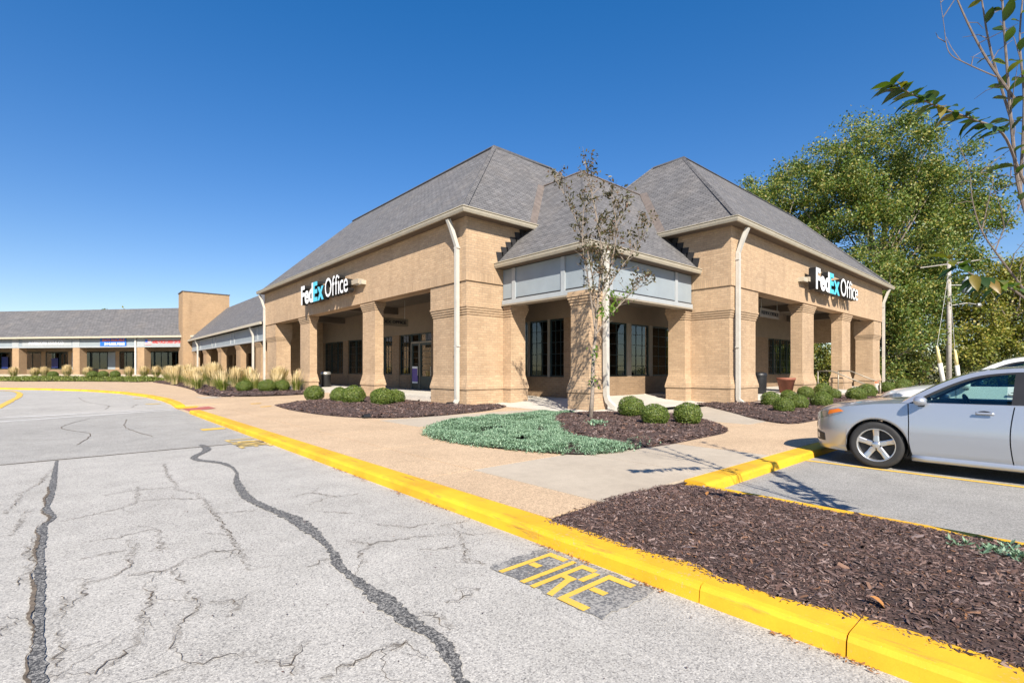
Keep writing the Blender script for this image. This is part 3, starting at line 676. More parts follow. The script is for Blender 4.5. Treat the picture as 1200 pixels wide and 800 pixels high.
# Y wall (right shop front)
openY = [(16.5, 22.5, SILL), (24.5, 28.2, SILL), (30.4, 31.9, FL), (33.9, 38.4, SILL)]
wallrun('y', XS, 40.9, openY)
for a0, a1 in ((16.5, 18.6), (18.9, 20.35), (20.6, 22.5)): window('y', a0, a1, SILL, HEAD, 3, 5)
for a0, a1 in ((24.5, 25.7), (25.8, 27.0), (27.1, 28.2), (33.9, 34.95), (35.05, 36.15), (36.25, 37.3), (37.4, 38.4)): window('y', a0, a1, SILL, HEAD, 3, 5)
for a in (18.6, 20.35): part(wbox(MB(), 'y', a, a+.25 if a > 20 else a+.3, .04, .22, SILL, HEAD), 'window_post', M['soffit'])
for a in (14.40, 15.60): part(wbox(MB(), 'x', a, a+.1, .04, .22, SILL, HEAD), 'window_post', M['soffit'])
door('y', 30.42, 31.88); window('y', 30.42, 31.88, 3.0, HEAD, 1, 1)
# interior
part(MB().box(XS+.3, 30, YS+.3, 39, FL-.15, FL), 'interior_floor', M['innerfloor'])
part(MB().box(XS+.3, 40.8, YS+.3, 39, 3.75, 3.85), 'interior_ceiling', M['inner'])
part(MB().box(24.0, 24.2, 22.2, 39, FL, 3.75), 'interior_wall', M['inner'])
part(MB().box(24.0, 40.8, 22.0, 22.2, FL, 3.75), 'interior_wall', M['inner'])
for x, y in ((17.5, 15.6), (19.6, 15.9), (21.8, 15.4), (18.6, 18.6), (20.9, 18.8), (17.2, 23.6), (17.2, 28), (17.4, 33), (26, 16), (35.5, 16)):
    part(MB().box(x, x+1.15, y, y+.3, 3.70, 3.745), 'ceiling_light', M['fluor'])
for x0, x1, y0, y1, h in ((17.5, 18.1, 15.2, 19, 1.9), (19.4, 22.8, 17.2, 17.8, 1.75), (16.6, 17.2, 26, 29, 1.7), (16.6, 17.2, 31, 35, 1.8), (25, 28, 16.6, 17.2, 1.8), (34, 38, 16.5, 17.1, 1.9)):
    mb = MB()
    for k in range(5): mb.box(x0, x1, y0, y1, FL+.1+k*h/5, FL+.16+k*h/5)
    mb.box(x0+(x1-x0)*.45, x0+(x1-x0)*.55, y0, y1, FL, FL+h) if x1-x0 < y1-y0 else mb.box(x0, x1, y0+(y1-y0)*.45, y0+(y1-y0)*.55, FL, FL+h)
    part(mb, 'display_shelf', M['shelf'])

# ---- roofs
def mansard(x0, x1, y0, y1, tx0, tx1, ty0, ty1, z0, z1):
    a = [(x0,y0,z0),(x1,y0,z0),(x1,y1,z0),(x0,y1,z0)]; b = [(tx0,ty0,z1),(tx1,ty0,z1),(tx1,ty1,z1),(tx0,ty1,z1)]
    return MB().rings([[(x,y,z0-.09) for x,y,_ in a], a, b])
RZ = 12.1
roofL = part(mansard(10.25, 24.1, 14.14, 39.8, 15.2, 19.15, 18.5, 34.4, ZG-.03, RZ), 'roof', M['roof'])
roofR = part(mansard(18.43, 42.4, 8.29, 19.7, 23.2, 37.6, 13.1, 14.86, ZG-.05, RZ+.03), 'roof', M['roof'])
roofP = part(mansard(12.07, 34, 9.99, 34, 16.95, 30, 14.5, 30, 5.40, 10.18), 'porch_roof', M['roof'])
def cap(pts, r, mat, parent, name='ridge_cap'):
    return part(MB().tube(pts, r, 4), name, mat, parent)
cap([(15.2,34.4,RZ),(15.2,18.5,RZ),(19.15,18.5,RZ)], .11, M['ridge'], roofL)
cap([(23.2,14.86,RZ),(23.2,13.1,RZ),(37.6,13.1,RZ)], .11, M['ridge'], roofR)
cap([(10.27,14.16,ZG-.02),(15.2,18.5,RZ-.02)], .12, M['roof'], roofL, 'hip_cap'); cap([(19.15,18.5,RZ),(24.1,14.14,ZG)], .10, M['roof'], roofL, 'hip_cap')
cap([(18.45,8.31,ZG-.02),(23.2,13.1,RZ-.02)], .09, M['roof'], roofR, 'hip_cap'); cap([(37.6,13.1,RZ),(42.38,8.31,ZG)], .09, M['roof'], roofR, 'hip_cap'); cap([(23.2,14.86,RZ),(18.5,19.7,ZG)], .09, M['roof'], roofR, 'hip_cap')
cap([(12.1,10.02,5.4),(16.95,14.5,10.16)], .07, M['roof'], roofP, 'hip_cap'); cap([(16.95,18,10.2),(16.95,14.5,10.2),(22,14.5,10.2)], .06, M['flash'], roofP)
# valley flashings, laid on the main slopes
def valley(P0, P1, wdir, wd, n, parent):
    P0, P1, wdir, n = Vector(P0), Vector(P1), Vector(wdir), Vector(n)
    mb = MB(); mb.quad(P0+n, P1+n, P1+n+wdir*wd, P0+n+wdir*wd); return part(mb, 'valley_flashing', M['flash'], parent)
mL = 5.03/4.36; mR = 5.08/4.77
nL = Vector((0, -mL, 1)).normalized()*.02; nR = Vector((-mR, 0, 1)).normalized()*.02
def onL(x, y): return (x, y, ZG-.03+(y-14.14)*(RZ-ZG+.03)/4.36)
def onR(x, y): return (x, y, ZG-.05+(x-18.43)*(RZ+.08-ZG)/4.77)
valley(onL(13.85, 14.16), onL(16.95, 16.83), (-1, 0, 0), .42, nL, roofL)
valley(onR(18.46, 11.65), onR(21.4, 14.5), (0, -1, 0), .42, nR, roofR)
# step flashing where the porch roof meets the brick
def steps(axis, parent):
    m = .98
    for k in range(7):
        a = .235*k
        if axis == 'x':
            x = 12.2+a; z = 5.45+(x-12.07)*.98
            mb = MB().add([(x-.02, YL-.02, z-.08), (x+.24, YL-.02, z+.15), (x+.24, YL-.02, z+.36), (x-.12, YL-.02, z+.32)], [(0,1,2,3)])
        else:
            y = 10.12+a; z = 5.45+(y-9.99)*1.06
            mb = MB().add([(XR-.02, y-.02, z-.08), (XR-.02, y+.24, z+.15), (XR-.02, y+.24, z+.38), (XR-.02, y-.12, z+.34)], [(0,1,2,3)])
        part(mb, 'step_flashing', M['flash_and_shade'], parent)
steps('x', roofP); steps('y', roofP)
# gutters
def gutter(pts, z, inward, parent, h=.19, wd=.13):
    """pts: outer edge polyline; profile with a lip and an ogee front"""
    prof = [(0, 0), (0, -.022), (.045, -.024), (.045, -.05), (.008, -.062), (.02, -h*.6), (.06, -h), (wd, -h), (wd, -.04), (wd, 0)]
    P = [Vector((*p, z)) for p in pts]; rs = []
    for i, p in enumerate(P):
        ins = Vector((*inward[i], 0)); rs.append([tuple(p+ins*u+Vector((0, 0, v))) for u, v in prof])
    return part(MB().rings(rs), 'gutter', M['trim'], parent)
gutter([(10.16,39.85),(10.16,14.05),(24.2,14.05)], ZG+.05, [(1,0),(1,1),(0,1)], roofL)
gutter([(18.34,19.8),(18.34,8.20),(42.45,8.20)], ZG+.03, [(1,0),(1,1),(0,1)], roofR)
gutter([(11.98,YL-.02),(11.98,9.90),(XR-.02,9.90)], 5.46, [(1,0),(1,1),(0,1)], roofP)
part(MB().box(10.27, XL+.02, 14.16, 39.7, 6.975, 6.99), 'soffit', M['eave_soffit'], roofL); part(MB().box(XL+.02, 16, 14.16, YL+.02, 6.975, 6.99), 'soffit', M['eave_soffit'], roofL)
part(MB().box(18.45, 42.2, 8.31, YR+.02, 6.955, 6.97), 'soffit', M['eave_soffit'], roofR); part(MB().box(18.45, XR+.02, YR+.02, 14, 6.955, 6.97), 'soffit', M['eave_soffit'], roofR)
# porch fascia: frieze boards, panels and battens
fa = part(MB().box(XP, XR, YP, YP+.45, ZF, 5.25).box(XP, XP+.45, YP+.45, YL, ZF, 5.25), 'porch_fascia', M['panel'])
part(MB().box(XP-.07, XR, YP-.07, YP+.02, ZF-.03, ZF+.13).box(XP-.07, XP+.02, YP+.02, YL, ZF-.03, ZF+.13), 'fascia_rail', M['panel_trim'], fa)
part(MB().box(XP-.10, XR, YP-.10, YP+.3, ZF-.09, ZF-.03).box(XP-.10, XP+.3, YP+.3, YL, ZF-.09, ZF-.03), 'fascia_soffit', M['soffit'], fa)
part(MB().box(XP-.02, XR, YP-.02, YP+.01, ZF+.131, ZF+.185).box(XP-.02, XP+.01, YP+.01, YL, ZF+.131, ZF+.185), 'groove_shade_strip', M['flash_and_shade'], fa)  # added dark strip that paints the shadow line above the rail
part(MB().box(12.1, XR, 10.02, YP, 5.27, 5.30).box(12.1, XP, YP, YL, 5.27, 5.30), 'soffit', M['eave_soffit'], roofP)
for y in (13.95, 11.45): part(MB().box(XP-.06, XP+.01, y-.09, y+.09, ZF+.10, 5.24), 'batten', M['panel_trim'], fa)
for x in (13.6, 17.75): part(MB().box(x-.09, x+.09, YP-.06, YP+.01, ZF+.10, 5.24), 'batten', M['panel_trim'], fa)
part(MB().box(XP-.065, XP+.1, YP-.065, YP+.1, ZF+.10, 5.24), 'batten', M['panel_trim'], fa)
for a, b in ((14.04, YL), (11.54, 13.86), (10.46, 11.36)): part(MB().box(XP-.012, XP-.002, a, b, ZF+.19, 5.24), 'panel', M['panel'], fa)
for a, b in ((12.55, 13.51), (13.69, 17.66), (17.84, XR-.01)): part(MB().box(a, b, YP-.012, YP-.002, ZF+.19, 5.24), 'panel', M['panel'], fa)

# ---- downspouts
def spout(path, wd=.11, n=(0, 0)):
    P = [Vector(p) for p in path]; rs = []
    for i, p in enumerate(P):
        t = (P[min(i+1, len(P)-1)]-P[max(i-1, 0)]).normalized()
        a = Vector((n[1], -n[0], 0)); b = t.cross(a).normalized(); s = wd*.5
        rs.append([tuple(p+a*s*u+b*s*v) for u, v in ((-1,-1),(1,-1),(1,1),(-1,1))])
    return part(MB().rings(rs), 'downspout', M['downspout'])
def straps(o, x, y, zs, n):
    for z in zs:
        if n[0]: mb = MB().box(x-.07, x+.08, y-.10, y+.10, z-.025, z+.025)
        else: mb = MB().box(x-.10, x+.10, y-.07, y+.08, z-.025, z+.025)
        part(mb, 'strap', M['downspout'], o)
for y in (15.06, 39.45):
    o = spout([(10.32, y+.13, 6.92), (10.45, y+.08, 6.55), (10.62, y, 5.95), (10.62, y, .5), (10.62, y, .32), (10.50, y-.04, .16), (10.38, y-.06, .12)], .14, (-1, 0)); straps(o, 10.62, y, (2.3, 5.9), (1, 0))
for x in (19.38, 41.5):
    o = spout([(x+.15, 8.36, 6.9), (x+.08, 8.48, 6.55), (x, 8.66, 5.95), (x, 8.66, .45), (x, 8.66, .28), (x+.03, 8.5, .14), (x+.04, 8.3, .09)], .14, (0, -1)); straps(o, x, 8.66, (2.3, 5.7), (0, 1))
o = spout([(12.85, 9.96, 5.25), (12.85, 9.98, 3.8), (12.85, 9.96, .62), (12.87, 9.9, .42), (12.95, 9.72, .22), (13.0, 9.62, .19)], .15, (0, -1))

# ================================================================ low arcade wing and fire wall
XW = 10.9
lw = empty('arcade_wing', (12, 55, 0)); tag(lw, 'low brick arcade wing with pale blue fascia joining the taller corner building', 'building')
bpy.context.view_layer.update(); LI = lw.matrix_basis.inverted()
def partof(root, inv, mb, name, mat, parent=None, **kw):
    o = mb.build(name, mat, None, **kw); o.parent = parent or root
    o.matrix_parent_inverse = inv if parent is None else Matrix(); return o
def lp(mb, name, mat, parent=None, **kw): return partof(lw, LI, mb, name, mat, parent, **kw)
lroof = lp(MB().add([(10.5,39.7,4.98),(10.5,70.3,4.98),(14.6,70.3,9.15),(14.6,39.7,9.15),(20,70.3,4.9),(20,39.7,4.9)], [(0,3,2,1),(3,5,4,2),(0,1,4,5),(0,5,3),(1,2,4)]), 'roof', M['roof'])
lp(MB().box(10.40, 10.54, 39.75, 70.3, 4.80, 4.99), 'gutter', M['trim'], lroof)
lf = lp(MB().box(XW, XW+.4, 39.75, 70.3, 3.66, 4.80), 'fascia', M['panel'])
lp(MB().box(XW-.06, XW+.02, 39.75, 70.3, 3.62, 3.76), 'fascia_rail', M['panel_trim'], lf)
for y in (42.2, 49.6, 51.0, 57.4, 59, 65.0, 67.4): lp(MB().box(XW-.04, XW+.01, y-.1, y+.1, 3.76, 4.78), 'batten', M['panel_trim'], lf)
for y in (42.4, 48.6, 55.9, 63.2, 69.4): lp(pier_mesh(XW-.02, XW+.62, y-.85, y+.85, -.05, 3.62, 3.2), 'pier', M['brick_far'])
lp(MB().box(14.2, 14.5, 39.75, 70.3, 0, 1.1), 'shop_wall', M['brick_shade']); lp(MB().box(14.2, 14.5, 39.75, 70.3, 3.2, 4.9), 'shop_wall', M['brown_panel'])
for y in range(41, 70, 3): lp(MB().box(14.2, 14.45, y, y+.5, 1.1, 3.2), 'wall_pier', M['brick_far'])
for y in range(41, 69, 3): lp(MB().box(14.30, 14.34, y+.5, y+3, 1.1, 3.2), 'pane', M['glass'])
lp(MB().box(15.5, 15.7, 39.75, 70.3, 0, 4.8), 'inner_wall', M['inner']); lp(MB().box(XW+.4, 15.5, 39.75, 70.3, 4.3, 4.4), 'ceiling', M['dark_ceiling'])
lp(MB().box(XW, 15.5, 39.75, 70.3, 0, .2), 'floor', M['concrete'])
for y in (43.0, 66.0): lp(MB().box(10.68, 10.82, y-.07, y+.07, .1, 4.1).add([(10.44,y-.1,4.85),(10.54,y-.1,4.85),(10.54,y+.1,4.85),(10.44,y+.1,4.85),(10.68,y-.07,4.1),(10.82,y-.07,4.1),(10.82,y+.07,4.1),(10.68,y+.07,4.1)], [(0,1,5,4),(1,2,6,5),(2,3,7,6),(3,0,4,7)]), 'downspout', M['downspout'])
tw = MB().box(9.95, 14.9, 70.4, 73.4, -.05, 10.75).mesh('fire_wall', M['brick_far'])
tw = empty('fire_wall', (12.4, 71.9, 0)); tag(tw, 'tall plain brick fire wall standing between the arcade wing and the far shop row', 'wall')
bpy.context.view_layer.update(); TI = tw.matrix_basis.inverted()
partof(tw, TI, MB().box(9.95, 14.9, 70.4, 73.4, -.05, 10.75), 'wall', M['brick_far'])
partof(tw, TI, MB().box(9.88, 14.97, 70.33, 73.47, 10.75, 10.85), 'coping', M['ridge'])

# ================================================================ far shop row, turned about forty degrees
FB = empty('shop_row', (9.9, 72.3, 0), 0); tag(FB, 'long low shop row with dark shingled roof and pale sign fascia', 'building')
du = Vector((-16.8, 19.8, 0)).normalized(); dv = Vector((du.y, -du.x, 0))     # along the front to the left / away behind
if dv.y < 0: dv = -dv
FO = Vector((9.95, 72.25, 0)) 
bpy.context.view_layer.update(); FI = FB.matrix_basis.inverted()
def fpt(u, v, z): return tuple(FO+du*u+dv*v+Vector((0, 0, z)))
def fbox(mb, u0, u1, v0, v1, z0, z1):
    return mb.add([fpt(u0,v0,z0),fpt(u1,v0,z0),fpt(u1,v1,z0),fpt(u0,v1,z0),fpt(u0,v0,z1),fpt(u1,v0,z1),fpt(u1,v1,z1),fpt(u0,v1,z1)], [(3,2,1,0),(4,5,6,7),(0,1,5,4),(1,2,6,5),(2,3,7,6),(3,0,4,7)])
def fpart(mb, name, mat, parent=None): return partof(FB, FI, mb, name, mat, parent)
FG = .85
LN = 60
fr_ = fpart(MB().add([fpt(-4,-.45,5.55),fpt(LN,-.45,5.55),fpt(LN,4.6,9.6),fpt(-4,4.6,9.6),fpt(LN,10,5.5),fpt(-4,10,5.5)], [(0,1,2,3),(3,2,4,5),(0,3,5),(1,4,2),(0,5,4,1)]), 'roof', M['roof'])
fpart(fbox(MB(), -4, LN, -.62, -.44, 5.36, 5.58), 'gutter', M['trim'], fr_)
ff = fpart(fbox(MB(), -4, LN, 0, .4, 4.35, 5.36), 'fascia', M['panel'])
fpart(fbox(MB(), -4, LN, -.06, .02, 4.22, 4.38), 'fascia_rail', M['panel_trim'], ff)
piers_u = [5.4, 14.6, 23.6, 32.6, 41.6]
for u in piers_u:
    fpart(fbox(MB(), u-.5, u+.5, -.03, .9, 0, 4.22), 'pier', M['brick_far'])
    fpart(fbox(MB(), u-.5, u+.5, -.05, .0, 4.38, 5.36), 'batten', M['panel_trim'], ff)
fpart(fbox(MB(), 5.95, 6.15, -.16, -.04, FG-.3, 5.36), 'downspout', M['white_paint'])
fpart(fbox(MB(), -4, LN, 3.0, 3.3, 0, 1.5), 'shop_wall', M['brick_shade']); fpart(fbox(MB(), -4, LN, 3.0, 3.3, 3.85, 5.4), 'shop_wall', M['brown_panel'])
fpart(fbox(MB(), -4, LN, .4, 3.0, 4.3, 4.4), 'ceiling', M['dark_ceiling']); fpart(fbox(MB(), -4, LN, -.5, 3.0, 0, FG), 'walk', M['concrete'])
fpart(fbox(MB(), -4, LN, 5.5, 5.7, 0, 4.3), 'inner_wall', M['inner'])
u = 0
bays = [(-3.8, -.3, 'w'), (-.2, 1.6, 'd'), (2.2, 4.4, 'w'), (4.5, 6.4, 'd'), (6.5, 8.2, 'w'), (8.3, 9.5, 'd'), (9.6, 11.6, 'w'), (12.2, 13.3, 'p'), (13.4, 15.8, 'w'), (16.0, 17.6, 'w'), (17.7, 18.8, 'p'), (19.4, 20.6, 'd'), (20.7, 22.9, 'w'), (23.6, 26.4, 'w'), (27, 28, 'd'), (28.4, 31.6, 'w')]
prev = -4
for a, b, k in bays:
    if a-prev > .25: fpart(fbox(MB(), prev, a, 3.02, 3.3, 1.5, 3.85), 'wall_pier', M['brick_far'])
    prev = b
    if k == 'p': fpart(fbox(MB(), a, b, 3.0, 3.1, 1.5, 3.75), 'wall_panel', M['panel']); continue
    z0 = 1.5 if k == 'w' else FG
    fm = MB()
    for q in (a, (a+b)/2-.03, b-.06): fbox(fm, q, q+.06, 3.02, 3.12, 1.5, 3.75)
    fbox(fm, a, b, 3.02, 3.12, 1.5, 1.58); fbox(fm, a, b, 3.02, 3.12, 3.67, 3.75)
    o = fpart(fm, 'door' if k == 'd' else 'window', M['frame']); fpart(fbox(MB(), a, b, 3.06, 3.08, 1.5, 3.75), 'pane', M['glass'], o)
for a, b, z0, z1, mt in ((1.0, 2.0, 1.6, 3.0, 'navy'), (7.0, 7.9, 1.5, 2.7, 'white_paint'), (20.9, 21.9, 1.7, 3.0, 'navy'), (28.8, 29.8, 1.6, 3.2, 'navy')):
    fpart(fbox(MB(), a, b, 2.96, 2.99, z0, z1), 'window_poster', M[mt])
# hipped roof of a block behind on the left
hb = empty('hipped_block', (-16.0, 98, 0)); tag(hb, 'grey hipped roof of a block rising behind the far end of the shop row', 'building')
bpy.context.view_layer.update(); HI = hb.matrix_basis.inverted()
partof(hb, HI, MB().box(-34, -11, 97, 117, 0, 7.5), 'wall', M['brick_far'])
partof(hb, HI, mansard(-35, -10, 96, 118, -24, -21, 106, 108, 7.5, 17.5), 'roof', M['roof'])

# ================================================================ lettering
def text_mesh(s, size, extrude, offset=0.0):
    cu = bpy.data.curves.new('t', 'FONT'); cu.body = s; cu.size = size; cu.extrude = extrude; cu.offset = offset; cu.resolution_u = 3
    ob = bpy.data.objects.new('t', cu); COL.objects.link(ob); dg = bpy.context.evaluated_depsgraph_get(); dg.update()
    me = bpy.data.meshes.new_from_object(ob.evaluated_get(dg)); bpy.data.objects.remove(ob); bpy.data.curves.remove(cu); return me
def place_text(me, org, dx, dn, sx=1.0, sz=1.0, x0=0.0):
    dx, dn, org = Vector(dx), Vector(dn), Vector(org)
    for v in me.vertices:
        p = v.co.copy(); v.co = org+dx*((p.x-x0)*sx)+Vector((0, 0, 1))*(p.y*sz)+dn*p.z
    me.update()
def two_tone(me, face, side, dn):
    me.materials.clear(); me.materials.append(face); me.materials.append(side); dn = Vector(dn)
    for p in me.polygons: p.material_index = 0 if p.normal.dot(dn) > .7 else 1
def channel_sign(org, dx, dn, cap, groups, label):
    """individual channel letters standing off the wall on a raceway"""
    root = empty('shop_sign', org); tag(root, label, 'sign'); bpy.context.view_layer.update(); inv = root.matrix_basis.inverted()
    total = 0
    for txt, width, mats, off, start in groups:
        ms = []; x = 0
        for ch in txt:
            me = text_mesh(ch, cap/.73, .16, off); xs_ = [v.co.x for v in me.vertices]; ms.append((me, x, min(xs_))); x += max(xs_)-min(xs_)+cap*(.0 if off > .02 else .05)
        x -= cap*(.0 if off > .02 else .05)
        sx = width/x
        for (me, xx, xm), mt in zip(ms, mats):
            place_text(me, Vector(org)+Vector(dx)*(start+xx*sx), dx, dn, sx, 1.0, xm); two_tone(me, M[mt], M['black'], dn)
            o = link('letter', me, root); o.matrix_parent_inverse = inv
    return root, inv
s1, inv = channel_sign((10.36, 30.38, 5.29), (0, -1, 0), (-1, 0, 0), 1.06, [('FedEx', 3.52, ['white_sign']*3+['cyan']*2, .05, 0), ('Office', 2.95, ['white_sign']*6, .004, 3.70)],
    'white and cyan FedEx Office letters on the upper brick wall above the trash can')
o = MB().box(10.40, 10.70, 23.0, 30.2, 5.62, 5.85).build('raceway', M['stucco']); o.parent = s1; o.matrix_parent_inverse = inv
o = MB().box(10.46, 10.70, 22.75, 23.4, 5.56, 5.76).build('junction_box', M['trim']); o.parent = s1; o.matrix_parent_inverse = inv
s2, inv = channel_sign((26.64, 8.36, 5.35), (1, 0, 0), (0, -1, 0), .99, [('FedEx', 3.6, ['white_sign']*3+['cyan']*2, .05, 0), ('Office', 3.15, ['white_sign']*6, .004, 3.78)],
    'white and cyan FedEx Office letters on the upper brick wall above the handrails')
o = MB().box(26.4, 33.3, 8.44, 8.74, 5.66, 5.88).build('raceway', M['stucco']); o.parent = s2; o.matrix_parent_inverse = inv
o = MB().box(25.9, 26.4, 8.48, 8.74, 5.62, 5.82).build('junction_box', M['trim']); o.parent = s2; o.matrix_parent_inverse = inv
def flat_text(name, s, org, dx, dn, width, height, mat, root, inv, off=0.0):
    me = text_mesh(s, 1.0, .01, off); xs_ = [v.co.x for v in me.vertices]; zs_ = [v.co.y for v in me.vertices]
    sx = width/(max(xs_)-min(xs_)); sz = height/(max(zs_)-min(zs_)); place_text(me, org, dx, dn, sx, sz, min(xs_))
    me.materials.clear(); me.materials.append(mat); o = link(name, me, root); o.matrix_parent_inverse = inv; return o
ndv = tuple(-dv); ndu = tuple(-du)
def fsign(label, u0, u1, z0, z1, board, lines, v=-.02, name='shop_sign'):
    org = Vector(fpt(u1, v, z0)); root = empty(name, org); tag(root, label, 'sign'); bpy.context.view_layer.update(); inv = root.matrix_basis.inverted()
    o = fbox(MB(), u0, u1, v, v+.018, z0, z1).build('board', board); o.parent = root; o.matrix_parent_inverse = inv
    for s, a, b, c, d, mt, off in lines:      # a,b fractions from the reader's left
        W = u1-u0; flat_text('lettering', s, Vector(fpt(u1-W*a, v-.015, z0+c)), ndu, ndv, W*(b-a), d, M[mt], root, inv, off)
    return root, inv
fsign('pale fascia sign with silver INVESTORS TITLE CO letters', 15.3, 22.6, 4.45, 5.28, M['panel_trim'], [('INVESTORS TITLE CO', .14, .84, .2, .45, 'silver_txt', .02)])
fsign('blue banner with orange SPACE AVAILABLE and a white phone number', 7.4, 11.1, 4.36, 5.36, M['blue'], [('SPACE AVAILABLE', .08, .94, .60, .30, 'orange', .03), ('314.882.9262', .17, .95, .14, .34, 'white_sign', .03)], -.07, 'banner')
r_, inv_ = fsign('pale sign with a small flag and red ARMED FORCES CAREER CENTER letters', -.1, 4.9, 4.45, 5.3, M['panel_trim'], [('ARMED FORCES CAREER CENTER', .22, 1.0, .24, .40, 'red', .03)])
for k in range(7):
    o = fbox(MB(), 3.95, 4.75, -.05, -.03, 4.52+k*.09, 4.60+k*.09).build('flag_stripe', M['red'] if k % 2 == 0 else M['white_sign']); o.parent = r_; o.matrix_parent_inverse = inv_
o = fbox(MB(), 4.4, 4.75, -.065, -.045, 4.82, 5.15).build('flag_canton', M['blue']); o.parent = r_; o.matrix_parent_inverse = inv_
# hanging blade signs under the arcade ceilings
def blade(org, sz, label, txt, ax):
    root = empty('hanging_sign', org); tag(root, label, 'sign'); bpy.context.view_layer.update(); inv = root.matrix_basis.inverted()
    x, y, z = org; L_ = sz
    if ax == 'y': mb = MB().box(x, x+L_, y-.03, y+.03, z, z+.42); rods = [(x+.2, y), (x+L_-.2, y)]
    else: mb = MB().box(x-.03, x+.03, y, y+L_, z, z+.42); rods = [(x, y+.2), (x, y+L_-.2)]
    o = mb.build('board', M['blade']); o.parent = root; o.matrix_parent_inverse = inv
    for rx, ry in rods:
        o = MB().tube([(rx, ry, z+.42), (rx, ry, 5.15)], .012, 6).build('hanger_rod', M['steel']); o.parent = root; o.matrix_parent_inverse = inv
    if ax == 'y': flat_text('lettering', txt, (x+.15, y-.045, z+.13), (1, 0, 0), (0, -1, 0), L_-.3, .17, M['black'], root, inv, .01)
    else: flat_text('lettering', txt, (x-.045, y+L_-.15, z+.13), (0, -1, 0), (-1, 0, 0), L_-.3, .17, M['black'], root, inv, .01)
blade((11.8, 24.0, 3.75), 1.9, 'small hanging sign board in the shaded arcade near the glass doors', 'FEDEX OFFICE', 'y')
blade((24.4, 9.9, 3.95), 2.3, 'small hanging sign board in the shaded arcade near the planter', 'FEDEX OFFICE', 'y')
# purple poster on the door side light
ps = empty('window_poster', (14.78, 25.2, 1.0)); tag(ps, 'purple poster with white bands on the glass door side panel', 'poster'); bpy.context.view_layer.update(); inv = ps.matrix_basis.inverted()
for y0, y1, z0, z1, mt in ((24.85, 25.45, .75, 1.5, 'purple'), (24.85, 25.45, 1.5, 1.62, 'white_sign'), (24.85, 25.45, .66, .75, 'white_sign')):
    o = MB().box(14.80, 14.81, y0, y1, z0, z1).build('print', M[mt]); o.parent = ps; o.matrix_parent_inverse = inv

# ================================================================ planting beds
def pip(P, poly):
    x, y = P[:, 0], P[:, 1]; ins = np.zeros(len(P), bool); n = len(poly)
    for i in range(n):
        x0, y0 = poly[i]; x1, y1 = poly[(i+1) % n]
        c = ((y0 > y) != (y1 > y)) & (x < (x1-x0)*(y-y0)/(y1-y0+1e-12)+x0); ins ^= c
    return ins
def edged(P, poly):
    d = np.full(len(P), 1e9); n = len(poly)
    for i in range(n):
        a = np.array(poly[i]); b = np.array(poly[(i+1) % n]); ab = b-a; t = np.clip(((P-a)@ab)/(ab@ab), 0, 1)
        d = np.minimum(d, np.linalg.norm(P-(a+t[:, None]*ab), axis=1))
    return d
def bumps(P): return .012*np.sin(P[:, 0]*5.1+1.3*np.sin(P[:, 1]*3.7))+.012*np.sin(P[:, 1]*6.3+2*np.sin(P[:, 0]*2.9))
def bed_h(P, poly, h, slope=.35): return h*(1-np.exp(-edged(P, poly)/slope))+bumps(P)*np.clip(edged(P, poly)/.3, 0, 1)
def rand_in(poly, n):
    lo = np.min(poly, axis=0); hi = np.max(poly, axis=0); out = np.zeros((0, 2))
    while len(out) < n:
        p = lo+rng.random((n*2, 2))*(hi-lo); out = np.vstack([out, p[pip(p, poly)]])
    return out[:n]
def chips(poly, z0, h, n, size, over=.0, lift=.006):
    P = rand_in(poly, n); Z = z0+bed_h(P, poly, h)+rng.random(n)*lift+.002
    if over: P = P+rng.normal(0, over, P.shape)*(edged(P, poly) < .12)[:, None]
    L_ = size*np.exp(rng.normal(0, .45, n)); W_ = L_*rng.uniform(.12, .34, n); th = rng.random(n)*6.283; pit = rng.normal(0, .30, n); rol = rng.normal(0, .5, n)
    ux = np.stack([np.cos(th)*np.cos(pit), np.sin(th)*np.cos(pit), np.sin(pit)], 1); vx = np.stack([-np.sin(th)*np.cos(rol), np.cos(th)*np.cos(rol), np.sin(rol)], 1)
    nz = np.cross(ux, vx); C = np.column_stack([P, Z])
    k = rng.uniform(.5, 1, n)[:, None]
    A = C-ux*L_[:, None]/2-vx*W_[:, None]/2*k; B = C-ux*L_[:, None]*.4+vx*W_[:, None]/2; Cc = C+ux*L_[:, None]/2+vx*W_[:, None]/2*k; D_ = C+ux*L_[:, None]*.42-vx*W_[:, None]/2
    up = nz*(W_*.35)[:, None]; M0 = C+up
    V = np.stack([A, B, Cc, D_, M0], 1).reshape(-1, 3); i = np.arange(n)*5
    F = np.concatenate([np.stack([i, i+4, i+1], 1), np.stack([i+1, i+4, i+2], 1), np.stack([i+2, i+4, i+3], 1), np.stack([i+3, i+4, i], 1)])
    return V, F
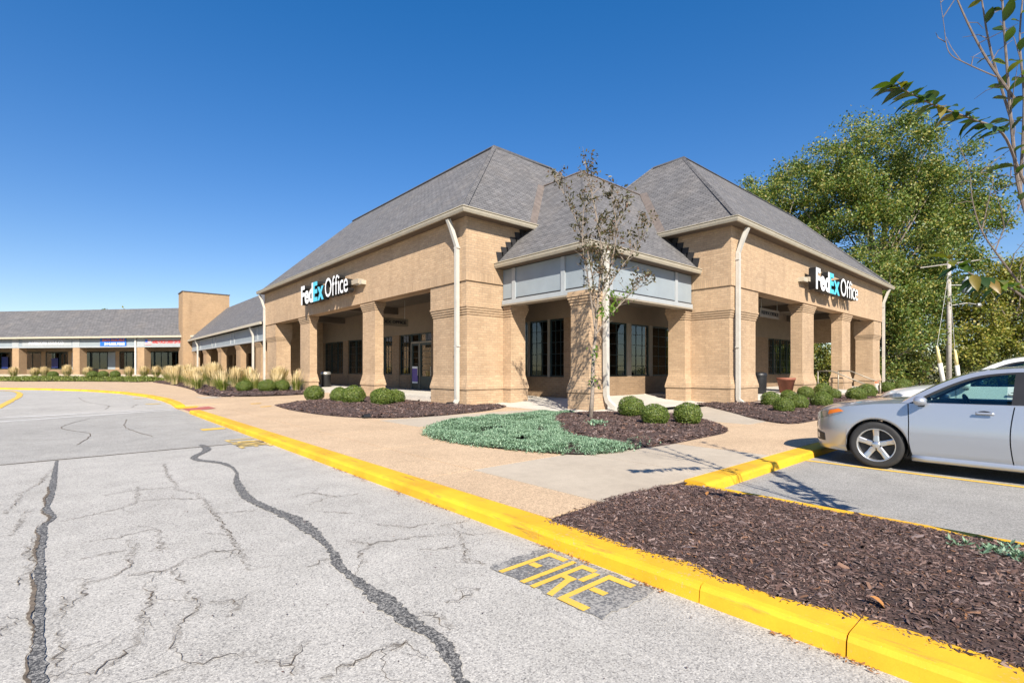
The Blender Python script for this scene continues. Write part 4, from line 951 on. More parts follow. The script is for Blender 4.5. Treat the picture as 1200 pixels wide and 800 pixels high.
def mulch_bed(label, poly, z0, h, n, size, cell=.15, over=.0):
    root = empty('mulch_bed', (float(np.mean([p[0] for p in poly])), float(np.mean([p[1] for p in poly])), z0)); tag(root, label, 'mulch bed')
    bpy.context.view_layer.update(); inv = root.matrix_basis.inverted()
    lo = np.min(poly, axis=0); hi = np.max(poly, axis=0); nx = int((hi[0]-lo[0])/cell)+2; ny = int((hi[1]-lo[1])/cell)+2
    X, Y = np.meshgrid(lo[0]+np.arange(nx)*cell, lo[1]+np.arange(ny)*cell, indexing='ij'); P = np.column_stack([X.ravel(), Y.ravel()]); I = pip(P, poly)
    Z = np.where(I, z0+bed_h(P, poly, h), z0); V = np.column_stack([P, Z]); F = []
    for a in range(nx-1):
        for b in range(ny-1):
            q = [a*ny+b, (a+1)*ny+b, (a+1)*ny+b+1, a*ny+b+1]
            if all(I[k] for k in q): F.append(q)
    o = link('soil', np_mesh('soil', V, F, M['soil'], True), root); o.matrix_parent_inverse = inv
    o = MB().poly([(x, y, z0+.004) for x, y in poly]).build('soil_edge', M['soil']); o.parent = root; o.matrix_parent_inverse = inv
    V, F = chips(poly, z0, h, n, size, over); o = link('bark_chips', np_mesh('bark_chips', V, F, M['chip']), root); o["kind"] = 'stuff'; o.matrix_parent_inverse = inv
    return root
def rag(poly, seg=.5, j=.06):
    out = []
    for i in range(len(poly)):
        a = np.array(poly[i]); b = np.array(poly[(i+1) % len(poly)]); n = max(1, int(np.linalg.norm(b-a)/seg))
        for k in range(n): out.append(tuple(a+(b-a)*k/n+rng.uniform(-j, j, 2)))
    return out
Z0 = .112
near_poly = rag([(3.04,3.06),(3.6,3.15),(4.3,3.22),(5.0,3.14),(5.36,2.88),(5.36,1.3),(5.36,.2),(5.34,-1.5),(5.34,-4),(3.10,-4),(3.08,-1),(3.05,.4),(3.0,1.5)], .2, .035)
mulch_bed('wide dark bark mulch bed inside the near yellow kerb', near_poly, .095, .075, 85000, .024, .08, .02)
mid_poly = smooth([(9.9,9.6),(10.7,10.1),(11.6,9.95),(12.3,9.5),(13.1,8.9),(13.2,7.6),(12.3,6.2),(10.6,4.95),(9.0,4.75),(7.4,4.75),(6.6,5.1),(7.2,6.4),(8.3,8.0),(9.9,9.6)][:-1]+[(9.9,9.6)], 4)[:-1]
mulch_bed('bark mulch bed round the young tree and three round shrubs', mid_poly, Z0, .10, 22000, .04)
left_poly = smooth([(5.62,19.6),(7.1,21.0),(9.0,21.9),(10.65,22.0),(10.68,17),(10.7,14.8),(11.2,14.4),(11.9,14.1),(11.6,13.4),(10.1,12.5),(8.6,12.1),(7.4,12.0),(6.2,12.5),(5.5,14.2),(5.35,17.0),(5.62,19.6)], 3)[:-1]
mulch_bed('bark mulch bed with a row of round shrubs before the left arcade', left_poly, Z0, .10, 20000, .05)
right_poly = smooth([(18.7,10.2),(18.9,8.78),(21.7,8.72),(25,8.72),(28.6,8.7),(28.8,7.6),(28.8,5.1),(24,4.75),(18,4.55),(14.5,4.45),(13.0,4.6),(13.6,5.6),(15.2,7.0),(17.0,8.7),(18.7,10.2)], 3)[:-1]
mulch_bed('bark mulch bed with clustered shrubs before the right arcade', right_poly, Z0, .10, 18000, .055)
right2 = [(33.3,8.7),(42.5,8.7),(42.5,4.9),(33.3,4.9)]
mulch_bed('bark mulch bed beyond the handrails at the far right corner', rag(right2, .8), Z0, .08, 3000, .1, .3)
fl_poly = smooth([(5.3,27.6),(7.2,26.6),(9.05,27.0),(10.6,28.6),(10.7,33),(10.75,39.4),(10.6,48),(10.4,69),(6.8,69),(6.5,50),(5.9,38),(5.2,31.5),(5.3,27.6)], 3)[:-1]
mulch_bed('bark mulch bed with tall dry grasses along the low wing', fl_poly, Z0, .10, 9000, .10, .3)

# ---- blue-green ground cover
jun = np.array(smooth([(5.35,8.6),(6.3,9.9),(7.6,10.6),(9.2,10.7),(10.6,10.75),(11.5,10.25),(11.0,9.9),(10.0,9.45),(9.3,8.9),(8.7,8.0),(7.95,7.45),(7.3,6.4),(7.3,5.75),(7.9,5.3),(7.6,4.95),(6.9,4.85),(6.0,4.95),(5.6,5.5),(5.25,6.6),(5.15,7.7),(5.35,8.6)], 3)[:-1])
def tufts(poly, n, z0, h, size, blades=6, wd=.16):
    P = rand_in(poly, n); e = edged(P, poly); Z = z0+h*(1-np.exp(-e/.18))+bumps(P)*1.6*np.clip(e/.3, 0, 1)+.035*np.sin(P[:,0]*6+2*np.sin(P[:,1]*2))*np.sin(P[:,1]*5)*np.clip(e/.3,0,1)
    gap = (np.sin(P[:,0]*4.3+1.7*np.sin(P[:,1]*2.9))+np.sin(P[:,1]*5.1+1.9*np.sin(P[:,0]*3.7))) ; keep = (rng.random(n) > np.where(gap > 1.35, .85, 0))&(rng.random(n) > np.where(e < .1, .35, 0))
    P = P+rng.normal(0, .07, P.shape)*(e < .2)[:, None]; P = P[keep]; Z = Z[keep]; n = len(P)
    Vs = []; 
    for b in range(blades):
        th = rng.random(n)*6.283; el = rng.uniform(.0, 1.1, n); d = np.stack([np.cos(th)*np.cos(el), np.sin(th)*np.cos(el), np.sin(el)], 1)
        s = np.stack([-np.sin(th), np.cos(th), np.zeros(n)], 1); L_ = size*rng.uniform(.5, 1.3, n)[:, None]; C = np.column_stack([P, Z])
        Vs.append(np.stack([C-d*L_*.15, C+d*L_*.5+s*L_*wd, C+d*L_, C+d*L_*.5-s*L_*wd], 1))
    V = np.concatenate(Vs, 0).reshape(-1, 3); return V, np.arange(len(V)).reshape(-1, 4)
V, F = tufts(jun, 46000, Z0, .075, .045)
gc = empty('juniper_ground_cover', (7, 8, Z0)); tag(gc, 'low blue-green juniper mat spreading beside the young tree', 'ground cover'); gc["kind"] = 'stuff'
bpy.context.view_layer.update(); inv = gc.matrix_basis.inverted()
o = link('sprigs', np_mesh('sprigs', V, F, M['juniper']), gc); o["kind"] = 'stuff'; o.matrix_parent_inverse = inv
o = MB().poly([(x, y, Z0+.02) for x, y in jun]).build('undergrowth', M['soil'], fix=True); o.parent = gc; o.matrix_parent_inverse = inv
def sprig_patch(label, poly, n, z0, h, size):
    V, F = tufts(np.array(poly), n, z0, h, size); o = link('juniper_sprig', np_mesh('juniper_sprig', V, F, M['juniper'])); tag(o, label, 'juniper', kind='stuff'); return o
sprig_patch('small stray juniper sprigs inside the mulch by the young tree', [(8.6,6.9),(9.2,7.2),(9.3,7.6),(8.8,7.5)], 240, Z0+.09, .04, .08)
sprig_patch('thin juniper runners on the near mulch bed', [(4.85,.62),(5.0,.15),(5.2,-.3),(4.6,-.3),(4.75,.2)], 260, .155, .02, .05)

# ---- round clipped shrubs
def ball_leaves(n, r, flat, leaf, noise=.06):
    d = rng.normal(size=(n, 3)); d /= np.linalg.norm(d, axis=1)[:, None]
    lump = 1+noise*(np.sin(d[:,0]*7+2)*np.sin(d[:,1]*6+1)+np.sin(d[:,2]*8+d[:,0]*5))
    rad = r*lump*rng.uniform(.90, 1.04, n); C = d*rad[:, None]; C[:, 2] *= flat
    nrm = d+rng.normal(0, .55, (n, 3)); nrm /= np.linalg.norm(nrm, axis=1)[:, None]
    a = np.cross(nrm, rng.normal(size=(n, 3))); a /= np.linalg.norm(a, axis=1)[:, None]; b = np.cross(nrm, a); L_ = leaf*rng.uniform(.6, 1.3, n)[:, None]
    V = np.stack([C-a*L_, C+b*L_*.55, C+a*L_, C-b*L_*.55], 1).reshape(-1, 3); return V, np.arange(len(V)).reshape(-1, 4)
shrub_meshes = []
for k in range(4):
    V, F = ball_leaves(6500, .5, .88, .024, .018+.007*k); V[:, 2] += .36
    me = np_mesh('foliage', V, F, M['boxwood'])
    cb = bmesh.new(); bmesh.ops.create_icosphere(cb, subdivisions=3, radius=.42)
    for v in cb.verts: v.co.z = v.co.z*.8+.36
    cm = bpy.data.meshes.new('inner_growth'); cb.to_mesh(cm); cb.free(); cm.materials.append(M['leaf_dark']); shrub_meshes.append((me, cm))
SH = 0
def shrub(x, y, r, label, group, z=.15):
    global SH
    me, cm = shrub_meshes[SH % 4]; SH += 1
    root = empty('boxwood_shrub', (x, y, z), random.uniform(0, 6.28)); s = r*.86/.5; root.scale = (s*random.uniform(.96, 1.06), s*random.uniform(.96, 1.06), s*random.uniform(.9, 1.02))
    tag(root, label, 'shrub', group); link('foliage', me, root); link('inner_growth', cm, root)
    st = MB()
    for k in range(3): st.tube([(0, 0, -.15), (.1*math.cos(k*2.1), .1*math.sin(k*2.1), .2)], .015, 4)
    link('stem', st.mesh('stem', M['barkdark']), root)
LB = 'round clipped boxwood in the middle of the row before the left arcade'
for x, y, r, lab in ((7.62,21.1,.47,'wide round boxwood ending the left row beside the trash can opening'),(8.35,20.2,.40,LB),(7.95,19.3,.42,LB),(7.96,18.0,.48,LB),(9.3,18.6,.40,'small boxwood tucked behind the left row against the second pier'),
        (8.4,16.5,.49,'wide dark boxwood at the glass door end of the left row'),(9.15,17.0,.42,'boxwood behind the wide dark one, touching the bright porch floor')):
    shrub(x, y, r, lab, 'boxwoods before the left arcade')
for x, y, r, lab in ((11.26,7.9,.41,'round boxwood next to the young tree, by the corner pier downspout'), (10.05,6.4,.355,'round boxwood in the middle of the three on the tree bed'), (10.7,5.95,.365,'round boxwood at the pointed end of the tree bed')):
    shrub(x, y, r, lab, 'boxwoods on the tree bed', .17)
RB = 'round clipped boxwood in the middle of the cluster between planter and handrail'
for x, y, r, lab in ((18.2,7.0,.37,'boxwood at the downspout end of the right cluster'),(15.9,5.75,.33,'boxwood closest to the sidewalk at the tip of the right cluster'),(21.5,7.6,.36,'boxwood just below the terracotta planter'),(17.6,5.95,.36,RB),(24.3,7.9,.40,'boxwood against the second right pier'),
        (27.6,8.2,.44,'boxwood under the upper post of the first handrail'),(19.2,5.75,.40,'largest boxwood in front of the right cluster'),(24.6,6.9,.33,RB)):
    shrub(x, y, r, lab, 'boxwoods before the right arcade')
for x, y, r, lab in ((24.3,6.0,.42,'boxwood before the lower post of the first handrail'),(27.6,6.4,.44,'boxwood between the lower posts of the two handrails')):
    shrub(x, y, r, lab, 'boxwoods by the handrail')
for x, y, r in ((34.2,7.0,.45),(36.4,6.8,.42),(40.5,7.4,.50)):
    shrub(x, y, r, 'round clipped boxwood past the handrails near the far downspout', 'boxwoods at the far corner')
for x, y, r in ((7.6,32.2,.50),(8.5,31.0,.55),(9.5,31.6,.5),(8.6,46,.5),(9.0,58,.55)):
    shrub(x, y, r, 'low round shrub among the dry ornamental grasses', 'shrubs among the grasses')

# ---- ornamental grasses
def grass_mesh(nb, hb, npl, hp):
    V = []; F = []; V2 = []; F2 = []
    def blade(V, F, h, spread, wd, plume=False):
        th = random.uniform(0, 6.283); out = random.uniform(.1, 1)*spread; r0 = random.uniform(0, .16) if not plume else random.uniform(0, .34); c, s = math.cos(th), math.sin(th)
        n = 4; base = len(V)
        for k in range(n+1):
            t = k/n; r = r0+out*t**1.8; z = h*(t-.18*t*t*(out/spread)); w_ = wd*(1-t*.85) if not plume else wd*(.25 if t < .55 else 1.6*math.sin((t-.55)/.45*3.0)+.2)
            V.append((r*c-s*w_, r*s+c*w_, z)); V.append((r*c+s*w_, r*s-c*w_, z))
        for k in range(n): F.append((base+2*k, base+2*k+1, base+2*k+3, base+2*k+2))
    for _ in range(nb): blade(V, F, hb*random.uniform(.6, 1.1), hb*.75, .009)
    for _ in range(npl): blade(V2, F2, hp*random.uniform(.75, 1.08), hp*.20, .015, True)
    return np_mesh('blades', V, F, M['grassblade']), np_mesh('plumes', V2, F2, M['plume'])
gmesh = [grass_mesh(620, 1.1, 300, 1.6), grass_mesh(620, 1.05, 320, 1.5), grass_mesh(480, .9, 30, 1.5)]
def grass(x, y, s, k, label, group, z=.12):
    root = empty('ornamental_grass', (x, y, z), random.uniform(0, 6.28)); root.scale = (s*1.05, s*1.05, s*random.uniform(.8, .98)); tag(root, label, 'ornamental grass', group)
    link('blades', gmesh[k][0], root); link('plumes', gmesh[k][1], root)
for x, y, s, k in ((6.9,52.5,1.25,1),(8.8,49.4,1.3,0),(7.8,57.2,1.3,1),(9.4,56.4,1.3,0),(9.2,64,1.3,1),(6.6,41.6,1.1,0),(8.8,39.6,1.1,1),(7.4,60,1.25,0),(8.2,54.5,1.3,1),(9.6,52,1.2,0),(7.4,49.5,1.2,1),(8.6,46.5,1.25,0),(9.8,43.6,1.15,1),(7.9,42,1.2,0),(6.9,45.5,1.1,1),(8.0,65.5,1.25,0),(9.3,60,1.25,1),(9.8,40.2,1.0,0)):
    grass(x, y, s, k, 'tall dry plume grass along the low wing fascia', 'plume grasses along the low wing')
for x, y, s, k in ((6.75,33.6,1.0,2),(7.2,36.6,1.1,2),(8.8,34.6,1.05,2),(9.7,33.2,1.0,2),(10.2,31.2,1.0,2),(9.1,37.2,1.1,2),(6.3,38.6,1.0,2)):
    grass(x, y, s, k, 'green grass clump with few plumes near the first arcade pier', 'green grass clumps')
grass(10.1, 34.2, 1.2, 0, 'brown plume grass standing in the first arcade opening', None)

# ---- planted berm before the far row
berm = empty('planted_berm', (2, 66, 0)); tag(berm, 'low green planted berm in front of the far shop row', 'planting'); bpy.context.view_layer.update(); inv = berm.matrix_basis.inverted()
def fxy(u, v): p = FO+du*u+dv*v; return (p.x, p.y)
bp = [fxy(-1.5, -7.5), fxy(2, -6.2), fxy(9, -5.6), fxy(14, -6.8), fxy(20, -5.2), fxy(30, -6), fxy(45, -6), fxy(45, -1.2), fxy(-1.5, -1.2)]
o = MB().prism(bp, .0, .12).build('soil', M['soil']); o.parent = berm; o.matrix_parent_inverse = inv
def berm_z(P): return .12+np.clip(edged(P, bp)/2.2, 0, 1)*.45
P = rand_in(bp, 40000); n = len(P); Zb = berm_z(P); th = rng.random(n)*6.283; L_ = rng.uniform(.08, .26, n); el = rng.uniform(.3, 1.3, n)
d = np.stack([np.cos(th)*np.cos(el), np.sin(th)*np.cos(el), np.sin(el)], 1); s_ = np.stack([-np.sin(th), np.cos(th), 0*th], 1)*(L_*.13)[:, None]; C = np.column_stack([P, Zb])
V = np.stack([C, C+d*L_[:,None]*.5+s_, C+d*L_[:,None], C+d*L_[:,None]*.5-s_], 1).reshape(-1, 3)
o = link('ground_cover', np_mesh('ground_cover', V, np.arange(len(V)).reshape(-1, 4), M['lawn']), berm); o["kind"] = 'stuff'; o.matrix_parent_inverse = inv
hz = np.array([(x, y) for x in np.arange(-30, 14, .5) for y in np.arange(60, 112, .5)]); ii = pip(hz, bp); hz = hz[ii]; zz = berm_z(hz)-.02
VV = []; 
for (x, y), z in zip(hz, zz): VV += [(x-.28, y-.28, z), (x+.28, y-.28, z), (x+.28, y+.28, z+.01), (x-.28, y+.28, z+.01)]
o = link('mound', np_mesh('mound', VV, np.arange(len(VV)).reshape(-1, 4), M['soil']), berm); o.matrix_parent_inverse = inv
for px_u, dist in ((19.9, 3), (17.4, 2.6), (16.2, 2.5), (12.4, 3.0), (9.6, 3.0), (3.8, 3.2), (2.0, 3.0), (.6, 2.8), (25.5, 3.0)):
    p = FO+du*px_u-dv*dist
    grass(p.x, p.y, 1.0, 0 if random.random() < .5 else 1, 'dry plume grass on the berm before the far shop row', 'plume grasses on the berm', .5)
for px_u, dist in ((13.6, 3.6), (6.8, 3.6), (8.2, 3.6), (22, 3.6), (5.0, 3.8)):
    p = FO+du*px_u-dv*dist; shrub(p.x, p.y, .6, 'low round shrub on the berm before the far shop row', 'shrubs on the berm', .5)

# ================================================================ trees
def leaf_quads(C, size, asp=.6, droop=0.0):
    n = len(C); nrm = rng.normal(size=(n, 3)); nrm[:, 2] += .5; nrm /= np.linalg.norm(nrm, axis=1)[:, None]
    a = np.cross(nrm, rng.normal(size=(n, 3))); a[:, 2] -= droop; a /= np.linalg.norm(a, axis=1)[:, None]; b = np.cross(nrm, a); L_ = size*rng.uniform(.6, 1.35, n)[:, None]
    return np.stack([C-a*L_, C+b*L_*asp, C+a*L_, C-b*L_*asp], 1).reshape(-1, 3)
def big_tree(name, label, base, H_, lobes, ncl, npl, leaf, mat, bark, group=None, cl_r=(.5, 1.1), trunk_r=.35, cat='tree'):
    root = empty(name, base); tag(root, label, cat, group); cl = []; lob = []
    vol = np.array([l[3]*l[4]*l[5] for l in lobes])**.7; pick = rng.choice(len(lobes), ncl, p=vol/vol.sum())
    for k in pick:
        cx, cy, cz, rx, ry, rz = lobes[k]; d = rng.normal(size=3); d /= np.linalg.norm(d); r = rng.random()**.36
        cl.append((cx+d[0]*rx*r, cy+d[1]*ry*r, cz+d[2]*rz*r))
    cl = np.array(cl); rr = rng.uniform(*cl_r, ncl); C = np.repeat(cl, npl, 0)+rng.normal(size=(ncl*npl, 3))*np.repeat(rr, npl)[:, None]*np.array([.55, .55, .42])
    link('crown', np_mesh('crown', leaf_quads(C, leaf), np.arange(len(C)*4).reshape(-1, 4), mat), root)
    mb = MB(); top = max(l[2]+l[5] for l in lobes)*.72
    cx = np.mean([l[0] for l in lobes]); cy = np.mean([l[1] for l in lobes]); P = [(0, 0, -.3), (.1*cx, .1*cy, top*.3), (.4*cx+.3, .4*cy-.2, top*.65), (.7*cx, .7*cy, top)]
    mb.tube(P, [trunk_r, trunk_r*.75, trunk_r*.45, trunk_r*.12], 8); link('trunk', mb.mesh('trunk', bark), root)
    mb = MB()
    for k in rng.choice(ncl, min(ncl, 46), False):
        c = Vector(cl[k]); t = min(.9, max(.15, (c.z/top)*.55)); a = Vector(P[0]).lerp(Vector(P[3]), t); a = Vector((a.x, a.y, a.z)); m_ = a.lerp(c, .5)+Vector((random.uniform(-.5,.5), random.uniform(-.5,.5), -.06*(c-a).length))
        mb.tube([a, m_, c], [trunk_r*.28, trunk_r*.16, trunk_r*.05], 5)
    link('limbs', mb.mesh('limbs', bark), root); return root
# camera-right direction (for spreading crowns across the view) expressed in the world: (0.749,-0.663)
def rt(a, b): return (a*.749+b*.663, -a*.663+b*.749)       # a to the right, b away
def lobe(a, b, z, rx, rz): x, y = rt(a, b); return (x, y, z, rx, rx, rz)
big_tree('cottonwood_tree', 'tall yellow-green cottonwood rising behind the right end of the building', (56.5, 13.0, 0), 27,
    [lobe(.8, 0, 20.4, 4.8, 5.8), lobe(-3.8, 0, 17.6, 4.4, 5.2), lobe(5.0, 0, 18.8, 4.6, 5.2), lobe(9.0, 0, 16, 3.6, 3.8), lobe(2, 0, 13, 6.5, 5.5), lobe(-2, -1, 8, 5, 4), lobe(6.5, -1, 9, 4.6, 4)], 430, 330, .112, M['leaf_far'], M['bark'], cl_r=(.75, 1.35), trunk_r=.55)
big_tree('broadleaf_tree', 'rounder green tree with its crown over the right roof slope', (51.6, 20.0, 0), 21,
    [lobe(-2.0, 0, 17.2, 3.4, 4.4), lobe(1.8, 0, 17.6, 3.8, 4.6), lobe(-4.6, 0, 15.0, 2.6, 3.0), lobe(-.5, 0, 12, 5, 4.5)], 190, 310, .112, M['leaf_far'], M['bark'], cl_r=(.7, 1.2), trunk_r=.4)
big_tree('broadleaf_tree', 'dense green tree behind the far downspout of the right wing', (52.5, 11.0, 0), 12,
    [lobe(-1.5, 0, 8.0, 3.6, 3.6), lobe(2.0, 0, 7.2, 3.4, 3.8), lobe(0, 0, 4, 4.2, 3.6)], 260, 170, .105, M['leaf_far'], M['bark'], trunk_r=.3)
big_tree('broadleaf_tree', 'yellowing tree behind the utility pole', (58.5, 4.0, 0), 11,
    [lobe(0, 0, 6.5, 3.8, 3.2), lobe(3.5, 0, 6.0, 3.4, 3.0), lobe(1.5, 0, 9.0, 2.6, 2.0), lobe(-2, 0, 3.5, 3.4, 3)], 240, 170, .105, M['leaf_far2'], M['bark'], trunk_r=.3)
big_tree('broadleaf_tree', 'thin bare-topped tree at the right of the yellowing one', (61.0, -2.5, 0), 12,
    [lobe(-1, 0, 8.5, 2.0, 2.6), lobe(1.5, 0, 6.5, 3.0, 2.4), lobe(0, 0, 4, 3.6, 3)], 130, 150, .105, M['leaf_far'], M['bark'], trunk_r=.25)
big_tree('broadleaf_tree', 'dark green tree closing the row past the parked cars', (62.0, -7.5, 0), 9, [lobe(0, 0, 5, 4.2, 3.2), lobe(-3, 0, 3.5, 3.4, 2.8), lobe(4, 0, 4.5, 4, 3)], 220, 160, .105, M['leaf_far2'], M['bark'], trunk_r=.25)
und = [((49.0, 14.0), 3.2, 5.0, 'leafy bush seen through the far arcade opening', 'leaf_far2'), ((54.5, 8.8), 2.8, 4.4, 'dense dark bush just right of the building end', 'leaf_dark'), ((57.5, 3.8), 3.0, 4.0, 'dense bush at the foot of the utility pole', 'leaf_dark'),
       ((58.5, -.8), 3.0, 3.8, 'bushy thicket behind the white pole guards', 'leaf_far2'), ((59.5, -5.5), 3.2, 3.6, 'bushy thicket above the white car roof', 'leaf_dark'), ((46.8, 16.2), 3.2, 5.0, 'tall dark bush behind the arcade end wall', 'leaf_dark'), ((61, -10.5), 3.4, 3.6, 'bushy thicket at the right end of the tree row', 'leaf_dark')]
for (x, y), r, h, lab, mt in und:
    big_tree('thicket_bush', lab, (x, y, 0), h, [(0, 0, h*.5, r, r, h*.5), (r*.5, -r*.3, h*.35, r*.8, r*.8, h*.4), (-r*.5, r*.3, h*.35, r*.8, r*.8, h*.35)], 110, 90, .10, M[mt], M['barkdark'], cl_r=(.4, .8), trunk_r=.12, cat='bush')
big_tree('broadleaf_tree', 'small tree top just showing above the far row ridge', (5, 108, 0), 15, [(0, 0, 10.6, 1.6, 1.6, 1.0), (2.6, -2, 10.2, 1.2, 1.2, 1.0), (0, 0, 8, 3, 3, 2.5)], 60, 50, .25, M['leaf_far'], M['bark'], trunk_r=.25)

# ---- young multi-stem tree on the mulch bed
yt = empty('young_tree', (10.0, 8.25, .1)); tag(yt, 'slender young tree with sparse olive leaves before the corner pier', 'tree'); bpy.context.view_layer.update(); inv = yt.matrix_basis.inverted()
mb = MB(); mb.tube(CT['trunk'], [.065, .05, .046, .05], 8); o = mb.build('trunk', M['bark'], None, smooth=True); o.parent = yt; o.matrix_parent_inverse = inv
mb = MB(); tips = []
for k in ('m', 'l', 'l2', 'r', 'r2', 'lr', 'r3'):
    pts = smooth(CT[k], 4); n = len(pts); r0 = .040 if k == 'm' else .024
    mb.tube(pts, [r0*(1-.82*i/(n-1)) for i in range(n)], 6)
    for i in range(3, n):
        for _ in range(4):
            p = Vector(pts[i]); d = Vector((random.uniform(-1, 1), random.uniform(-1, 1), random.uniform(.2, 1.5))).normalized()*random.uniform(.18, .55)
            q = p+d*.55+Vector((0, 0, -.02)); e = p+d; mb.tube([p, q, e], [.007, .005, .0025], 4, cap=False); tips.append((q, e, k))
o = mb.build('stems', M['stem'], None, fix=False); o.parent = yt; o.matrix_parent_inverse = inv
C = []; Cf = []
for q, e, k in tips:
    if k in ('m', 'r3') and e.z < 3.6 and random.random() < .6: continue
    for _ in range(random.choice((3, 6, 10, 14))):
        p = q.lerp(e, random.random())+Vector((random.gauss(0, .05), random.gauss(0, .05), random.gauss(0, .05))); (Cf if (k == 'lr' and e.z < 3.5) else C).append(tuple(p))
for cx, cy, cz in ((9.85, 8.0, 1.75), (9.95, 8.1, 1.2), (10.02, 8.2, 1.05), (9.9, 8.05, 1.9)):
    for _ in range(16): Cf.append((cx+random.gauss(0, .05), cy+random.gauss(0, .05), cz+random.gauss(0, .09)))
for nm, cc, mt in (('foliage', C, 'young'), ('fresh_foliage', Cf, 'fresh')):
    o = link(nm, np_mesh(nm, leaf_quads(np.array(cc), .05, .48, .4), np.arange(len(cc)*4).reshape(-1, 4), M[mt]), yt); o.matrix_parent_inverse = inv

# ---- broad-leaved tree on the near bed, mostly outside the frame
bt = empty('broad_leaf_tree', (4.95, -.25, .1)); tag(bt, 'near tree with broad glossy leaves and bare twigs reaching over the parking bay', 'tree'); bpy.context.view_layer.update(); inv = bt.matrix_basis.inverted()
mb = MB(); mb.tube([(4.98, -.27, .05), (4.9, -.2, .7), (4.75, -.06, 1.4)], [.07, .058, .05], 8); o = mb.build('trunk', M['bark'], None, smooth=True); o.parent = bt; o.matrix_parent_inverse = inv
mb = MB(); NT2 = dict(NT)
NT2['X1'] = [(4.48,.31,3.79), (4.3,.3,4.3), (4.1,.2,4.8)]; NT2['X2'] = [(4.75,-.06,1.4), (5.0,-.3,2.2), (5.2,-.5,3.0), (5.3,-.5,4.0)]; NT2['X3'] = [(5.0,-.3,2.2), (5.35,-.1,2.5), (5.6,-.05,2.75)]; NT2['X4'] = [(5.2,-.5,3.0), (5.5,-.2,3.6), (5.6,0,4.3)]
NT2['X5'] = [(4.75,-.06,1.4), (4.92,.08,1.85), (5.05,.06,2.25)]; NT2['X6'] = [(4.75,-.06,1.4), (5.05,.0,1.7), (5.2,.1,1.95)]
thick = dict(X5=.012, X6=.01, S1=.014, S2=.009, S3=.004, S4=.009, S5=.0075, S5b=.004, S5c=.004, S6=.008, S7=.003, S8=.010, S9=.008, X1=.010, X2=.03, X3=.012, X4=.013)
twl = []
for k, pts in NT2.items():
    P = smooth(pts, 5); n = len(P); r0 = thick[k]; mb.tube(P, [r0*(1-.75*i/(n-1)) for i in range(n)], 6)
    if k in ('S4', 'S6'): continue
    for i in range(2, n, 2):
        if random.random() < .75:
            p = Vector(P[i]); d = Vector((random.uniform(-.6, .6), random.uniform(-.6, .6), random.uniform(-.1, 1))).normalized()*random.uniform(.08, .3)
            q = p+d*.5+Vector((random.uniform(-.02,.02), random.uniform(-.02,.02), .01)); mb.tube([p, q, p+d], [.003, .0022, .0012], 4, cap=False); twl.append((k, p+d))
o = mb.build('branches', M['twig'], None, fix=False); o.parent = bt; o.matrix_parent_inverse = inv
# one leaf blade, folded on its midrib and curving down; ten triangles
def leaf_blade(curl, fold, w_):
    V = []; F = []; n = 5
    for i in range(n+1):
        t = i/n; hw = w_*(0.06, .62, .97, 1.0, .66, 0)[i]; z = -curl*t*t
        V += [(t, -hw, z+fold*hw), (t, 0, z), (t, hw, z+fold*hw)]
    for i in range(n): a = 3*i; F += [(a, a+1, a+4, a+3), (a+1, a+2, a+5, a+4)]
    return np_mesh('leaf', V, F, M['bigleaf'], True)
blades_ = [leaf_blade(.25, .35, .23), leaf_blade(.45, .5, .21), leaf_blade(.1, .25, .25), leaf_blade(.6, .4, .22)]
def put_leaf(p, d, L_, roll):
    d = Vector(d).normalized(); up = Vector((0, 0, 1)); y = up.cross(d)
    y = y.normalized() if y.length > .01 else Vector((0, 1, 0)); z = d.cross(y)
    Rm = Matrix((d, y, z)).transposed().to_4x4() @ Matrix.Rotation(roll, 4, 'X')
    o = bpy.data.objects.new('leaf', random.choice(blades_)); COL.objects.link(o); o.parent = bt
    o.matrix_parent_inverse = inv; o.matrix_basis = Matrix.Translation(p) @ Rm @ Matrix.Scale(L_, 4)
def leafy(k, t0, n, L_, side=.9):
    P = smooth(NT2[k], 6); m = len(P)
    for i in range(n):
        t = t0+(1-t0)*(i+.5)/n; j = min(m-2, int(t*(m-1))); a, b = Vector(P[j]), Vector(P[j+1]); tan = (b-a).normalized()
        lat = tan.cross(Vector((0, 0, 1))).normalized()*(1 if i % 2 else -1); d = tan*.75+lat*side*random.uniform(.5, 1.1)+Vector((0, 0, random.uniform(-.75, .35)))
        put_leaf(a.lerp(b, random.random()), d, L_*random.uniform(.75, 1.2), random.uniform(-.6, .6))
leafy('X5', .1, 56, .14); leafy('X6', .1, 44, .14); leafy('S4', .32, 60, .112); leafy('S6', .3, 32, .112); leafy('S1', .3, 24, .11); leafy('S7', .1, 4, .09); leafy('S9', .1, 6, .09); leafy('X3', .2, 34, .12); leafy('X2', .3, 26, .11); leafy('X1', .1, 22, .11); leafy('X4', .1, 26, .11); leafy('S2', .7, 4, .07); leafy('S8', .05, 18, .11)

